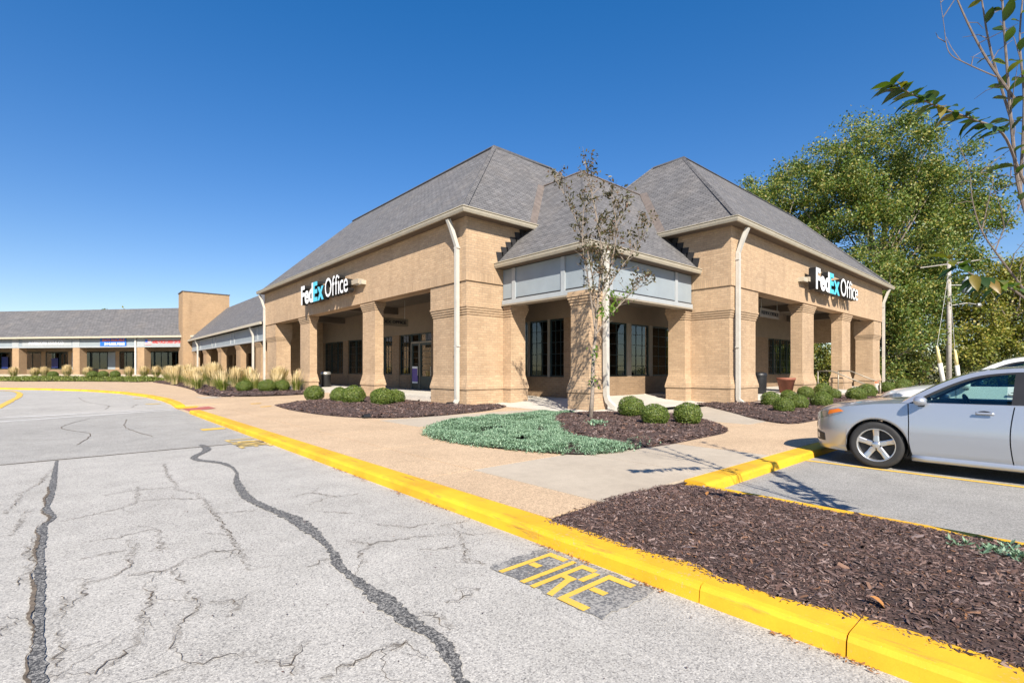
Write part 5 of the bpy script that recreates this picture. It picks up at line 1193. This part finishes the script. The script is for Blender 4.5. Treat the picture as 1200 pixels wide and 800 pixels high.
# ---- fallen leaves
for k, (x, y, s) in enumerate(((3.55,1.95,.10),(4.55,1.9,.07),(4.9,2.5,.07),(3.3,.75,.11),(4.1,2.7,.05))):
    me = blades_[k % 4]; o = bpy.data.objects.new('fallen_leaf', me.copy()); o.data.materials.clear(); o.data.materials.append(M['litter']); COL.objects.link(o)
    o.location = (x, y, .175); o.scale = (s, s, s); o.rotation_euler = (.2, .3, k*1.7); tag(o, 'dry orange leaf lying on the near bark mulch', 'leaf', 'fallen leaves on the mulch')
n = 900; Y = rng.uniform(.2, 8, n); Xc = 2.855-np.abs(rng.normal(0, .03, n)); L_ = rng.uniform(.006, .018, n); th = rng.random(n)*6.28
keep = (np.sin(Y*3.1)+np.sin(Y*7.3+1)) > .1; Y, Xc, L_, th = Y[keep], Xc[keep], L_[keep], th[keep]; C = np.column_stack([Xc, Y, np.full(len(Y), .012)])
a = np.stack([np.cos(th), np.sin(th), 0*th+.2], 1)*L_[:, None]; b = np.stack([-np.sin(th), np.cos(th), 0*th], 1)*L_[:, None]*.4
V = np.stack([C-a, C+b, C+a, C-b], 1).reshape(-1, 3); o = link('leaf_litter', np_mesh('leaf_litter', V, np.arange(len(V)).reshape(-1, 4), M['litter'])); tag(o, 'dry leaf crumbs gathered along the foot of the yellow kerb', 'leaf litter', kind='stuff')
n = 170; P = np.column_stack([rng.uniform(.2, 2.8, n), rng.uniform(1.2, 7, n)]); L_ = rng.uniform(.004, .011, n); th = rng.random(n)*6.28; C = np.column_stack([P, np.full(n, .009)])
a = np.stack([np.cos(th), np.sin(th), 0*th], 1)*L_[:, None]; b = np.stack([-np.sin(th), np.cos(th), 0*th+.3], 1)*L_[:, None]*.5
V = np.stack([C-a, C+b, C+a, C-b], 1).reshape(-1, 3); o = link('road_debris', np_mesh('road_debris', V, np.arange(len(V)).reshape(-1, 4), M['chip'])); tag(o, 'scattered dark crumbs of bark and grit on the pale road', 'debris', kind='stuff')

# ================================================================ street furniture
def prop(name, loc, label, cat, group=None):
    r = empty(name, loc); tag(r, label, cat, group); return r
def trash(loc, label, lid):
    r = prop('trash_can', loc, label, 'trash can'); link('body', MB().lathe([(0, 0), (.27, 0), (.29, .04), (.31, .78), (.31, .8), (0, .8)], 24).mesh('body', M['black'], True), r)
    link('lid', MB().lathe([(.33, .80), (.335, .86), (.32, .93), (.24, .99), (.16, 1.0), (.14, .95), (0, .95)], 24).mesh('lid', M[lid], True), r)
trash((12.45, 32.4, FL), 'black trash can with a pale grey lid in the left arcade', 'steel')
trash((23.9, 9.7, FL), 'all black trash can in the right arcade beside the first pier', 'black')
def pot(loc, label, s=1.0):
    r = prop('planter_pot', loc, label, 'planter'); link('pot', MB().lathe([(0, 0), (.24*s, 0), (.35*s, .55*s), (.38*s, .56*s), (.38*s, .66*s), (.33*s, .66*s), (.31*s, .58*s), (0, .58*s)], 24).mesh('pot', M['pot'], True), r)
    link('soil', MB().lathe([(0, .60*s), (.32*s, .60*s)], 24).mesh('soil', M['soil']), r)
pot((25.7, 9.2, FL), 'empty terracotta planter between two right arcade piers', 1.1)
pb = prop('sign_stand', (34.9, 7.6, .1), 'small white and orange notice stand by the third right pier', 'sign'); link('board', MB().box(-.28, .28, -.03, .03, .12, .55).mesh('board', M['white_paint']), pb); link('header', MB().box(-.28, .28, -.035, .035, .55, .68).mesh('header', M['orange']), pb)
for sx in (-.2, .2): link('leg', MB().box(sx-.02, sx+.02, -.02, .02, 0, .12).mesh('leg', M['steel']), pb)
for x, lab, Yt, Yk, Yb in ((29.2, 'steel handrail beside the second right pier', 8.9, 8.25, 6.85), (32.75, 'steel handrail in front of the third right pier', 8.95, 8.36, 6.98)):
    r = prop('handrail', (x, Yk, .1), lab, 'handrail'); i_ = Matrix.Translation((-x, -Yk, -.1))
    def hp(name, pts, rad):
        me = MB().tube(pts, rad, 8).mesh(name, M['rail'], True); me.transform(i_); link(name, me, r)
    hp('rail', [(x, Yt, 1.36), (x, Yk, 1.36), (x, Yb, .72)], .03); hp('post', [(x, Yt, .1), (x, Yt, 1.36)], .032); hp('post', [(x, Yb, -.05), (x, Yb, .72)], .04)
st = empty('entrance_steps', (31, 7.9, 0)); st["kind"] = 'structure'
for k in range(3): link('step', MB().box(-1.7, 1.7, -.55+k*.3, 1.2, .1+k*.075, .1+(k+1)*.073).mesh('step', M['whiteconc']), st)
# concrete splash block and drain outlet
o = MB().add([(19.2,8.0,.13),(19.7,8.0,.13),(19.75,7.0,.13),(19.15,7.0,.13),(19.2,8.0,.22),(19.7,8.0,.22),(19.75,7.0,.18),(19.15,7.0,.18)], [(4,5,6,7),(0,1,5,4),(1,2,6,5),(2,3,7,6),(3,0,4,7)]).build('splash_block', M['concrete']); tag(o, 'pale concrete splash block under the right downspout', 'splash block')
o = MB().lathe([(.06, -.2), (.075, .0), (.065, .0), (.055, -.15)], 14, 'x', (6.1, 12.75, .155)).build('drain_pipe', M['black'], fix=True); tag(o, 'black corrugated drain outlet poking from the left mulch bed', 'drain pipe')
o = MB().add([(10.2,15.3,.13),(10.6,15.4,.13),(10.55,14.95,.13),(10.15,14.9,.13),(10.35,15.3,.24),(10.6,15.35,.24),(10.55,15.0,.24),(10.3,14.95,.22)], [(4,5,6,7),(0,1,5,4),(1,2,6,5),(2,3,7,6),(3,0,4,7)]).build('splash_block', M['black']); tag(o, 'black plastic splash block under the corner downspout', 'splash block')

# ---- utility pole, guards and wires
up = prop('utility_pole', (52.77, 6.72, 0), 'weathered utility pole with transformer standing before the trees', 'utility pole')
link('pole', MB().tube([(0, 0, -.3), (0, 0, 5.5), (0, 0, 10.6)], [.19, .165, .13], 12).mesh('pole', M['polewood'], True), up)
a1 = rt(1, 0); link('crossarm', MB().tube([(-a1[0]*2.3, -a1[1]*2.3, 9.6), (a1[0]*2.6, a1[1]*2.6, 10.25)], .04, 4).mesh('crossarm', M['polewood']), up)
tx = rt(1.25, -.2); link('transformer', MB().lathe([(0, 7.55), (.28, 7.55), (.30, 7.65), (.30, 8.45), (.25, 8.58), (.1, 8.7), (.06, 8.95), (0, 8.95)], 18, 'z', (tx[0], tx[1], 0)).mesh('transformer', M['panel'], True), up)
tb = rt(.9, -.1); link('bracket', MB().tube([(0, 0, 8.2), (tb[0], tb[1], 8.2)], .05, 6).mesh('bracket', M['steel']), up)
lo_ = rt(2.0, -.4); link('lamp_arm', MB().tube([(0, 0, 6.55), (lo_[0]*.6, lo_[1]*.6, 6.75), (lo_[0], lo_[1], 6.6)], .03, 6).mesh('lamp_arm', M['steel']), up)
link('lamp_head', MB().lathe([(0, 0), (.14, .05), (.2, .4), (.12, .75), (0, .8)], 12, 'x', (lo_[0]-.2, lo_[1], 6.57)).mesh('lamp_head', M['steel'], True), up)
for k, (ox, oy, oz) in enumerate(((-1.9, 0, 9.75), (0, 0, 10.0), (2.2, 0, 10.2))):
    x, y = rt(ox, oy); me = MB().tube([(x, y, oz), (x-9, y+12, oz-.9), (x-18, y+26, oz)], .014, 4).mesh('wire', M['black']); link('wire', me, up)
for (b, t_, lab) in (((49.9, 6.6, 0), (49.45, 6.99, 3.13), 'white and yellow guy-wire guard left of the utility pole'), ((50.75, 5.83, 0), (50.47, 6.08, 2.87), 'white and yellow guy-wire guard right of the utility pole')):
    b, t_ = Vector(b), Vector(t_); r = prop('guy_guard', tuple(b), lab, 'guy guard'); m_ = b.lerp(t_, .62)-b; e_ = t_-b
    link('sleeve', MB().tube([(0, 0, -.1), tuple(m_)], .15, 8).mesh('sleeve', M['white_paint'], True), r)
    link('marker', MB().tube([tuple(m_*1.0), tuple(m_.lerp(e_, .55)), tuple(e_), tuple(e_+Vector((-.05, .05, .12)))], [.12, .12, .09, .03], 8).mesh('marker', M['guard'], True), r)
    link('wire', MB().tube([tuple(e_), tuple(Vector((52.77, 6.72, 9.4))-b)], .012, 4).mesh('wire', M['steel']), r)

# ================================================================ cars
def interp(x, xs, ys): return float(np.interp(x, xs, ys))
def make_car(name, loc, paint, label, zs=1.0, ws=1.0, amber=True):
    """four-door car, nose to +Y, origin on the ground under its middle"""
    root = prop(name, loc, label, 'car')
    ZBELT = ([-2.42,-2.2,-1.8,-1,0,1.0,1.45,1.9,2.2,2.35,2.43], [.86,.97,1.0,.99,.965,.955,.925,.855,.775,.70,.63])
    ZTOP = ([-2.43,-2.25,-1.9,-1.5,.95,1.3,1.7,2.1,2.28,2.38,2.43], [.90,1.06,1.10,1.11,1.015,1.0,.96,.89,.82,.745,.66])
    def zbelt(y): return interp(y, *ZBELT)
    def ztop(y): return interp(y, *ZTOP)
    def hw(y):
        if y > 1.2: return .908*max(0, 1-((y-1.2)/1.172)**4)**.45
        if y < -1.3: return .908*max(0, 1-((-1.3-y)/1.135)**4)**.45
        return .908
    PZ = [.12,.22,.32,.5,.62,.78,.95,1.1]; PX = [.90,.945,.965,1.0,.998,.978,.95,.925]
    def S(y, z): return hw(y)*interp(z, PZ, PX)*ws
    arches = (1.43, -1.345); AR = .372; AZ = .335
    def zbot(y):
        base = interp(y, [-2.43,-2.2,-1.8,1.85,2.2,2.43], [.34,.26,.22,.20,.20,.27])
        for c in arches:
            d = abs(y-c)
            if d < AR: base = max(base, AZ+math.sqrt(AR*AR-d*d))
        return base
    def stations(a, b):
        st = set(np.round(np.linspace(a, b, max(3, int(abs(b-a)/.06)+1)), 4))
        for c in arches:
            for k in range(0, 25):
                y = c+AR*math.cos(math.pi*k/24)*.99999
                if a < y < b: st.add(round(y, 4))
            for y in (c-AR-.003, c+AR+.003):
                if a < y < b: st.add(round(y, 4))
        return sorted(st)
    ROWS = 14
    def side_panel(nm, fa, fb, sgn):
        ys_ = stations(fa(.6), fb(.6)); a0, b0 = fa(.6), fb(.6); V = []; F = []
        for y in ys_:
            u = (y-a0)/(b0-a0)
            for r in range(ROWS+1):
                s = r/ROWS; z0, z1 = zbot(y), zbelt(y); z = z0+(z1-z0)*s
                # shift stations near the ends so the shut lines can curve
                yy = y+(fa(z)-a0)*max(0, 1-u*6)+(fb(z)-b0)*max(0, 1-(1-u)*6)
                inw = 0.0
                if r == 0: inw = .022
                V.append((sgn*(S(yy, z)-inw), yy, z*zs))
        n = ROWS+1
        for i in range(len(ys_)-1):
            for r in range(ROWS): F.append((i*n+r, i*n+r+1, (i+1)*n+r+1, (i+1)*n+r))
        me = MB().add(V, F).mesh(nm, paint, True); o = link(nm, me, root); return o
    L0 = lambda z: -2.43; A1 = lambda z: -.962+.0*z
    def rear_line(z): return -.97+.10*max(0, (z-.5))
    def mid_line(z): return .02+.035*math.sin((z-.2)*4.2)
    def front_line(z): return 1.05+.05*max(0, z-.7)-.35*max(0, .42-z)**1.4
    G = .006
    for sg in (-1, 1):
        side_panel('rear_quarter', lambda z: -2.434, lambda z: rear_line(z)-G, sg)
        o = side_panel('rear_door', lambda z: rear_line(z)+G, lambda z: mid_line(z)-G, sg)
        o2 = side_panel('front_door', lambda z: mid_line(z)+G, lambda z: front_line(z)-G, sg)
        side_panel('front_fender', lambda z: front_line(z)+G, lambda z: 2.371, sg)
        for par, y in ((o, -.78), (o2, .20)):
            z = .86; x = S(y, z)
            hm = MB(); hm.rings([[tuple((sg*(x+dx), y+t, (z+dz)*zs)) for dx, dz in ((.028, -.018), (.045, -.006), (.045, .010), (.028, .020))] for t in (.0, .02, .15, .17)]); link('handle', hm.mesh('handle', paint, True), par)
            link('handle_recess', MB().rings([[tuple((sg*(x+.003), y+.09+.075*math.cos(a)*k, (z+.035*math.sin(a)*k)*zs)) for a in np.linspace(0, 6.283, 13)[:-1]] for k in (1, .6)], True).mesh('handle_recess', M['steel']), par)
            sc_ = MB()  # sill crease strip
        sk = MB(); rs = []
        for y in np.linspace(-.93, 1.02, 14): rs.append([(sg*(S(y, .25)+.004), y, .17*zs), (sg*(S(y, .25)+.012), y, .235*zs), (sg*(S(y, .25)-.03), y, .25*zs), (sg*(S(y, .25)-.05), y, .15*zs)])
        link('sill_skirt', sk.rings(rs).mesh('sill_skirt', paint, True), root)
    # bonnet and boot lid
    def deck(nm, y0, y1, mat):
        ys_ = np.linspace(y0, y1, 30); V = []; F = []; K = 16
        for y in ys_:
            zb_, zt = zbelt(y), ztop(y); wb = S(y, zb_)
            for k in range(K+1):
                t = -1+2*k/K; e = 1-abs(t)**2.6; V.append((wb*t, y, (zb_+(max(zt, zb_)-zb_)*e)*zs))
        for i in range(len(ys_)-1):
            for k in range(K): F.append((i*(K+1)+k, i*(K+1)+k+1, (i+1)*(K+1)+k+1, (i+1)*(K+1)+k))
        return link(nm, MB().add(V, F).mesh(nm, mat, True), root)
    deck('bonnet', 1.02, 2.371, paint); deck('boot_lid', -2.434, -1.45, paint)
    link('underbody', MB().box(-.74, .74, -1.9, 1.85, .17*zs, .30*zs).box(-.80, .80, -.93, 1.02, .2*zs, .42*zs).mesh('underbody', M['black']), root)
    # greenhouse
    OC = smooth([(1.15,.955),(.95,1.095),(.71,1.245),(.46,1.362),(.22,1.415),(-.12,1.438),(-.5,1.425),(-.85,1.378),(-1.2,1.285),(-1.5,1.175),(-1.80,1.075)], 3)
    IC = smooth([(1.05,.955),(.87,1.075),(.65,1.21),(.42,1.318),(.20,1.367),(-.12,1.390),(-.5,1.378),(-.83,1.335),(-1.09,1.265),(-1.26,1.16),(-1.36,.99)], 3)
    I2 = smooth([(1.0,.955),(.83,1.062),(.62,1.19),(.40,1.293),(.18,1.342),(-.12,1.365),(-.5,1.353),(-.81,1.311),(-1.05,1.245),(-1.2,1.15),(-1.3,.99)], 3)
    def gx(z): return interp(z, [.94, 1.15, 1.43], [.845, .765, .60])*ws
    for sg in (-1, 1):
        fm = MB(); V = []
        for (yo, zo), (yi, zi) in zip(OC, IC): V += [(sg*gx(zo), yo, zo*zs), (sg*(gx(zi)+.004), yi, zi*zs)]
        link('roof_rail', fm.add(V, [(2*i, 2*i+1, 2*i+3, 2*i+2) for i in range(len(OC)-1)]).mesh('roof_rail', paint, True), root)
        V = []
        for (yo, zo), (yi, zi) in zip(IC, I2): V += [(sg*(gx(zo)+.004), yo, zo*zs), (sg*(gx(zi)-.004), yi, zi*zs)]
        link('window_seal', MB().add(V, [(2*i, 2*i+1, 2*i+3, 2*i+2) for i in range(len(IC)-1)]).mesh('window_seal', M['black'], True), root)
        # quarter panel under the rear pillar
        link('rear_pillar', MB().add([(sg*gx(1.075), -1.80, 1.075*zs), (sg*(gx(.99)+.004), -1.3, .99*zs), (sg*.845*ws, -1.3, .965*zs), (sg*.80*ws, -1.9, .99*zs)], [(0,1,2,3)]).mesh('rear_pillar', paint), root)
        for nm, y0, y1 in (('side_window', 1.0, .03), ('side_window', -.10, -1.3)):
            V = []; pts = [p for p in I2 if y1-.001 <= p[0] <= y0+.001]
            for (y, z) in pts: V += [(sg*(gx(z)-.012), y, z*zs), (sg*(gx(.95)-.006), y, .945*zs)]
            link(nm, MB().add(V, [(2*i, 2*i+1, 2*i+3, 2*i+2) for i in range(len(pts)-1)]).mesh(nm, M['carglass'], True), root)
        pz = interp(-.03, [p[0] for p in IC][::-1], [p[1] for p in IC][::-1])
        link('door_pillar', MB().add([(sg*(gx(.95)+.003), .05, .945*zs), (sg*(gx(.95)+.003), -.11, .945*zs), (sg*(gx(pz)+.003), -.11, pz*zs), (sg*(gx(pz)+.003), .02, pz*zs)], [(0,1,2,3)]).mesh('door_pillar', M['black']), root)
        bs = []
        for y in np.linspace(.95, -1.32, 20): bs.append([(sg*(S(y, zbelt(y))-.0), y, (zbelt(y)+.0)*zs), (sg*(S(y, zbelt(y))-.02), y, (zbelt(y)+.014)*zs), (sg*(gx(.95)-.004), y, .957*zs), (sg*(gx(.95)-.004), y, .93*zs)])
        link('belt_moulding', MB().rings(bs).mesh('belt_moulding', paint, True), root)
        # mirror
        y, z = .90, .995; mm = MB(); rs = []
        for t, k in ((0, .55), (.03, .9), (.07, 1), (.11, .96), (.13, .7)): rs.append([(sg*((gx(z)+.12)+.095*math.cos(a)*k), y-.05+t, (z+.062*math.sin(a)*k)*zs) for a in np.linspace(0, 6.283, 15)[:-1]])
        mi = link('door_mirror', mm.rings(rs).mesh('door_mirror', paint, True), root); link('mirror_stalk', MB().box(min(sg*.80, sg*.9), max(sg*.80, sg*.9), y-.02, y+.05, (z-.075)*zs, (z-.045)*zs).mesh('mirror_stalk', M['black']), mi)
    def cross(nm, pts, mat, fwd, crown=.03):
        V = []; F = []; K = 10
        for (y, z), fw in zip(pts, fwd):
            for k in range(K+1):
                t = -1+2*k/K; V.append((gx(z)*t, y+fw*(1-t*t), (z+crown*(1-t*t))*zs))
        for i in range(len(pts)-1):
            for k in range(K): F.append((i*(K+1)+k, i*(K+1)+k+1, (i+1)*(K+1)+k+1, (i+1)*(K+1)+k))
        return link(nm, MB().add(V, F).mesh(nm, mat, True), root)
    cross('windscreen', OC[:10], M['carglass'], np.linspace(.05, .03, 10)); cross('roof_panel', OC[9:25], paint, np.concatenate([np.linspace(.03, 0, 8), np.linspace(0, -.08, 8)])); cross('rear_window', OC[24:], M['carglass'], np.linspace(-.08, -.14, len(OC[24:])))
    # surface patches: lamps, grille, fog recess
    def patch(nm, c, mat, off, n=8, parent=None, sides=(-1, 1)):
        for sg in sides:
            V = []; F = []
            for i in range(n+1):
                for j in range(n+1):
                    u, v = i/n, j/n; y = (1-u)*(1-v)*c[0][0]+u*(1-v)*c[1][0]+u*v*c[2][0]+(1-u)*v*c[3][0]; z = (1-u)*(1-v)*c[0][1]+u*(1-v)*c[1][1]+u*v*c[2][1]+(1-u)*v*c[3][1]
                    V.append((sg*(S(y, z)+off), y+off*.5, z*zs))
            for i in range(n):
                for j in range(n): F.append((i*(n+1)+j, (i+1)*(n+1)+j, (i+1)*(n+1)+j+1, i*(n+1)+j+1))
            o = link(nm, MB().add(V, F).mesh(nm, mat, True), root)
        return o
    patch('headlight', [(1.84, .775), (2.29, .63), (2.27, .735), (1.95, .835)], M['lamp'], .006); patch('indicator', [(1.83, .80), (2.06, .735), (2.04, .80), (1.90, .835)], M['amber'] if amber else M['lamp'], .010)
    patch('fog_recess', [(2.12, .32), (2.30, .32), (2.31, .47), (2.13, .43)], M['black'], .006); patch('fog_light', [(2.21, .35), (2.265, .35), (2.265, .43), (2.21, .42)], M['lamp'], .012, 4)
    patch('grille', [(2.335, .47), (2.3715, .47), (2.3715, .57), (2.335, .57)], M['black'], .006); patch('tail_light', [(-2.05, .80), (-2.39, .78), (-2.38, .93), (-2.0, .93)], M['red'], .006)
    # wheels
    ty = [(.235, .095), (.285, .105), (.318, .098), (.332, .07), (.336, .0), (.332, -.07), (.318, -.098), (.285, -.105), (.235, -.095)]
    tyre = MB().lathe(ty, 48, 'x').mesh('wheel', M['rubber'], True)
    rim = MB().lathe([(.238, .095), (.226, .098), (.218, .07), (.215, -.09)], 48, 'x').mesh('rim', M['alloy'], True)
    back = MB().lathe([(.215, .02), (.05, .02), (0, .02)], 32, 'x').mesh('brake_disc', M['black'], True)
    hub = MB().lathe([(0, .088), (.04, .086), (.06, .07), (.07, .04)], 20, 'x').mesh('hub', M['alloy'], True)
    def spoke(k):
        a = 2*math.pi*k/5+.3; V = []
        ca, sa = math.cos(a), math.sin(a); rs = []
        for r, hwid, x in ((.05, .038, .075), (.13, .034, .068), (.225, .040, .082)):
            rs.append([(x+dx, r*ca-w_*sa, r*sa+w_*ca) for w_, dx in ((-hwid, -.03), (-hwid, -.004), (-hwid*.6, .004), (hwid*.6, .004), (hwid, -.004), (hwid, -.03))])
        return MB().rings(rs).mesh('spoke', M['alloy'])
    sp_ = [spoke(k) for k in range(5)]
    nuts = [MB().lathe([(.011, .07), (.011, .082), (0, .083)], 6, 'x', (0, .055*math.cos(2*math.pi*(k+.5)/5+.3), .055*math.sin(2*math.pi*(k+.5)/5+.3))).mesh('wheel_nut', M['black']) for k in range(5)]
    for sg in (-1, 1):
        for c in arches:
            wh = link('wheel', tyre, root); wh.location = (sg*(.905*ws-.125), c, AZ); wh.scale = (sg, 1, 1)
            for nm, me in [('rim', rim), ('brake_disc', back), ('hub', hub)]+[('spoke', m_) for m_ in sp_]+[('wheel_nut', m_) for m_ in nuts]: link(nm, me, wh)
            rs = []
            for x in (.55, .875): rs.append([(sg*x*ws, c+(AR+.002)*math.cos(a), (AZ+(AR+.002)*math.sin(a))*(1 if zs < 1.05 else zs*.97)) for a in np.linspace(-.35, math.pi+.35, 28)])
            link('wheel_well', MB().rings(rs, False, 0, False).mesh('wheel_well', M['black'], True), root)
    # interior
    link('cabin_floor', MB().box(-.75, .75, -1.5, 1.0, .32*zs, .40*zs).mesh('cabin_floor', M['seat']), root)
    link('dashboard', MB().rings([[(x, 1.0, .80*zs), (x, 1.03, .945*zs), (x, .78, .955*zs), (x, .66, .90*zs), (x, .68, .62*zs)] for x in (-.74, .74)]).mesh('dashboard', M['seat'], False), root)
    for x in (-.37, .37):
        sm = MB(); sm.rings([[(x+w_, -.42, .98*zs+h), (x+w_, -.28, .98*zs+h), (x+w_, -.12, .55*zs), (x+w_, -.30, .50*zs)] for w_, h in ((-.22, -.06), (-.16, .0), (.16, .0), (.22, -.06))])
        sm.rings([[(x+w_, -.2, .5*zs), (x+w_, .32, .56*zs), (x+w_, .32, .44*zs), (x+w_, -.2, .40*zs)] for w_ in (-.24, .24)])
        s_o = link('front_seat', sm.mesh('front_seat', M['seat'], True), root)
        link('head_rest', MB().rings([[(x+w_*k, -.40+.10*math.sin(a)*.6, (1.12+.09*math.cos(a))*zs) for a in np.linspace(0, 6.28, 11)[:-1]] for w_, k in ((-.12, 1), (.12, 1))]).mesh('head_rest', M['seat'], True), s_o)
    link('rear_seat', MB().rings([[(x, -1.25, .95*zs), (x, -1.1, .95*zs), (x, -.9, .55*zs), (x, -.5, .52*zs), (x, -.5, .4*zs), (x, -1.2, .4*zs)] for x in (-.66, .66)]).mesh('rear_seat', M['seat']), root)
    wh_ = []
    for a in np.linspace(0, 2*math.pi, 25): wh_.append((-.37+.185*math.cos(a), .48+.06*math.sin(a), (.90+.175*math.sin(a))*zs))
    link('steering_wheel', MB().tube(wh_, .016, 6).mesh('steering_wheel', M['black'], True), root)
    return root
make_car('parked_sedan', (9.56, .475, .004), M['silver'], 'silver four-door sedan parked with its front wheel by the yellow stripe')
make_car('parked_suv', (13.1, .40, .004), M['whitecar'], 'white taller car parked behind the silver sedan', 1.15, 1.02, False)
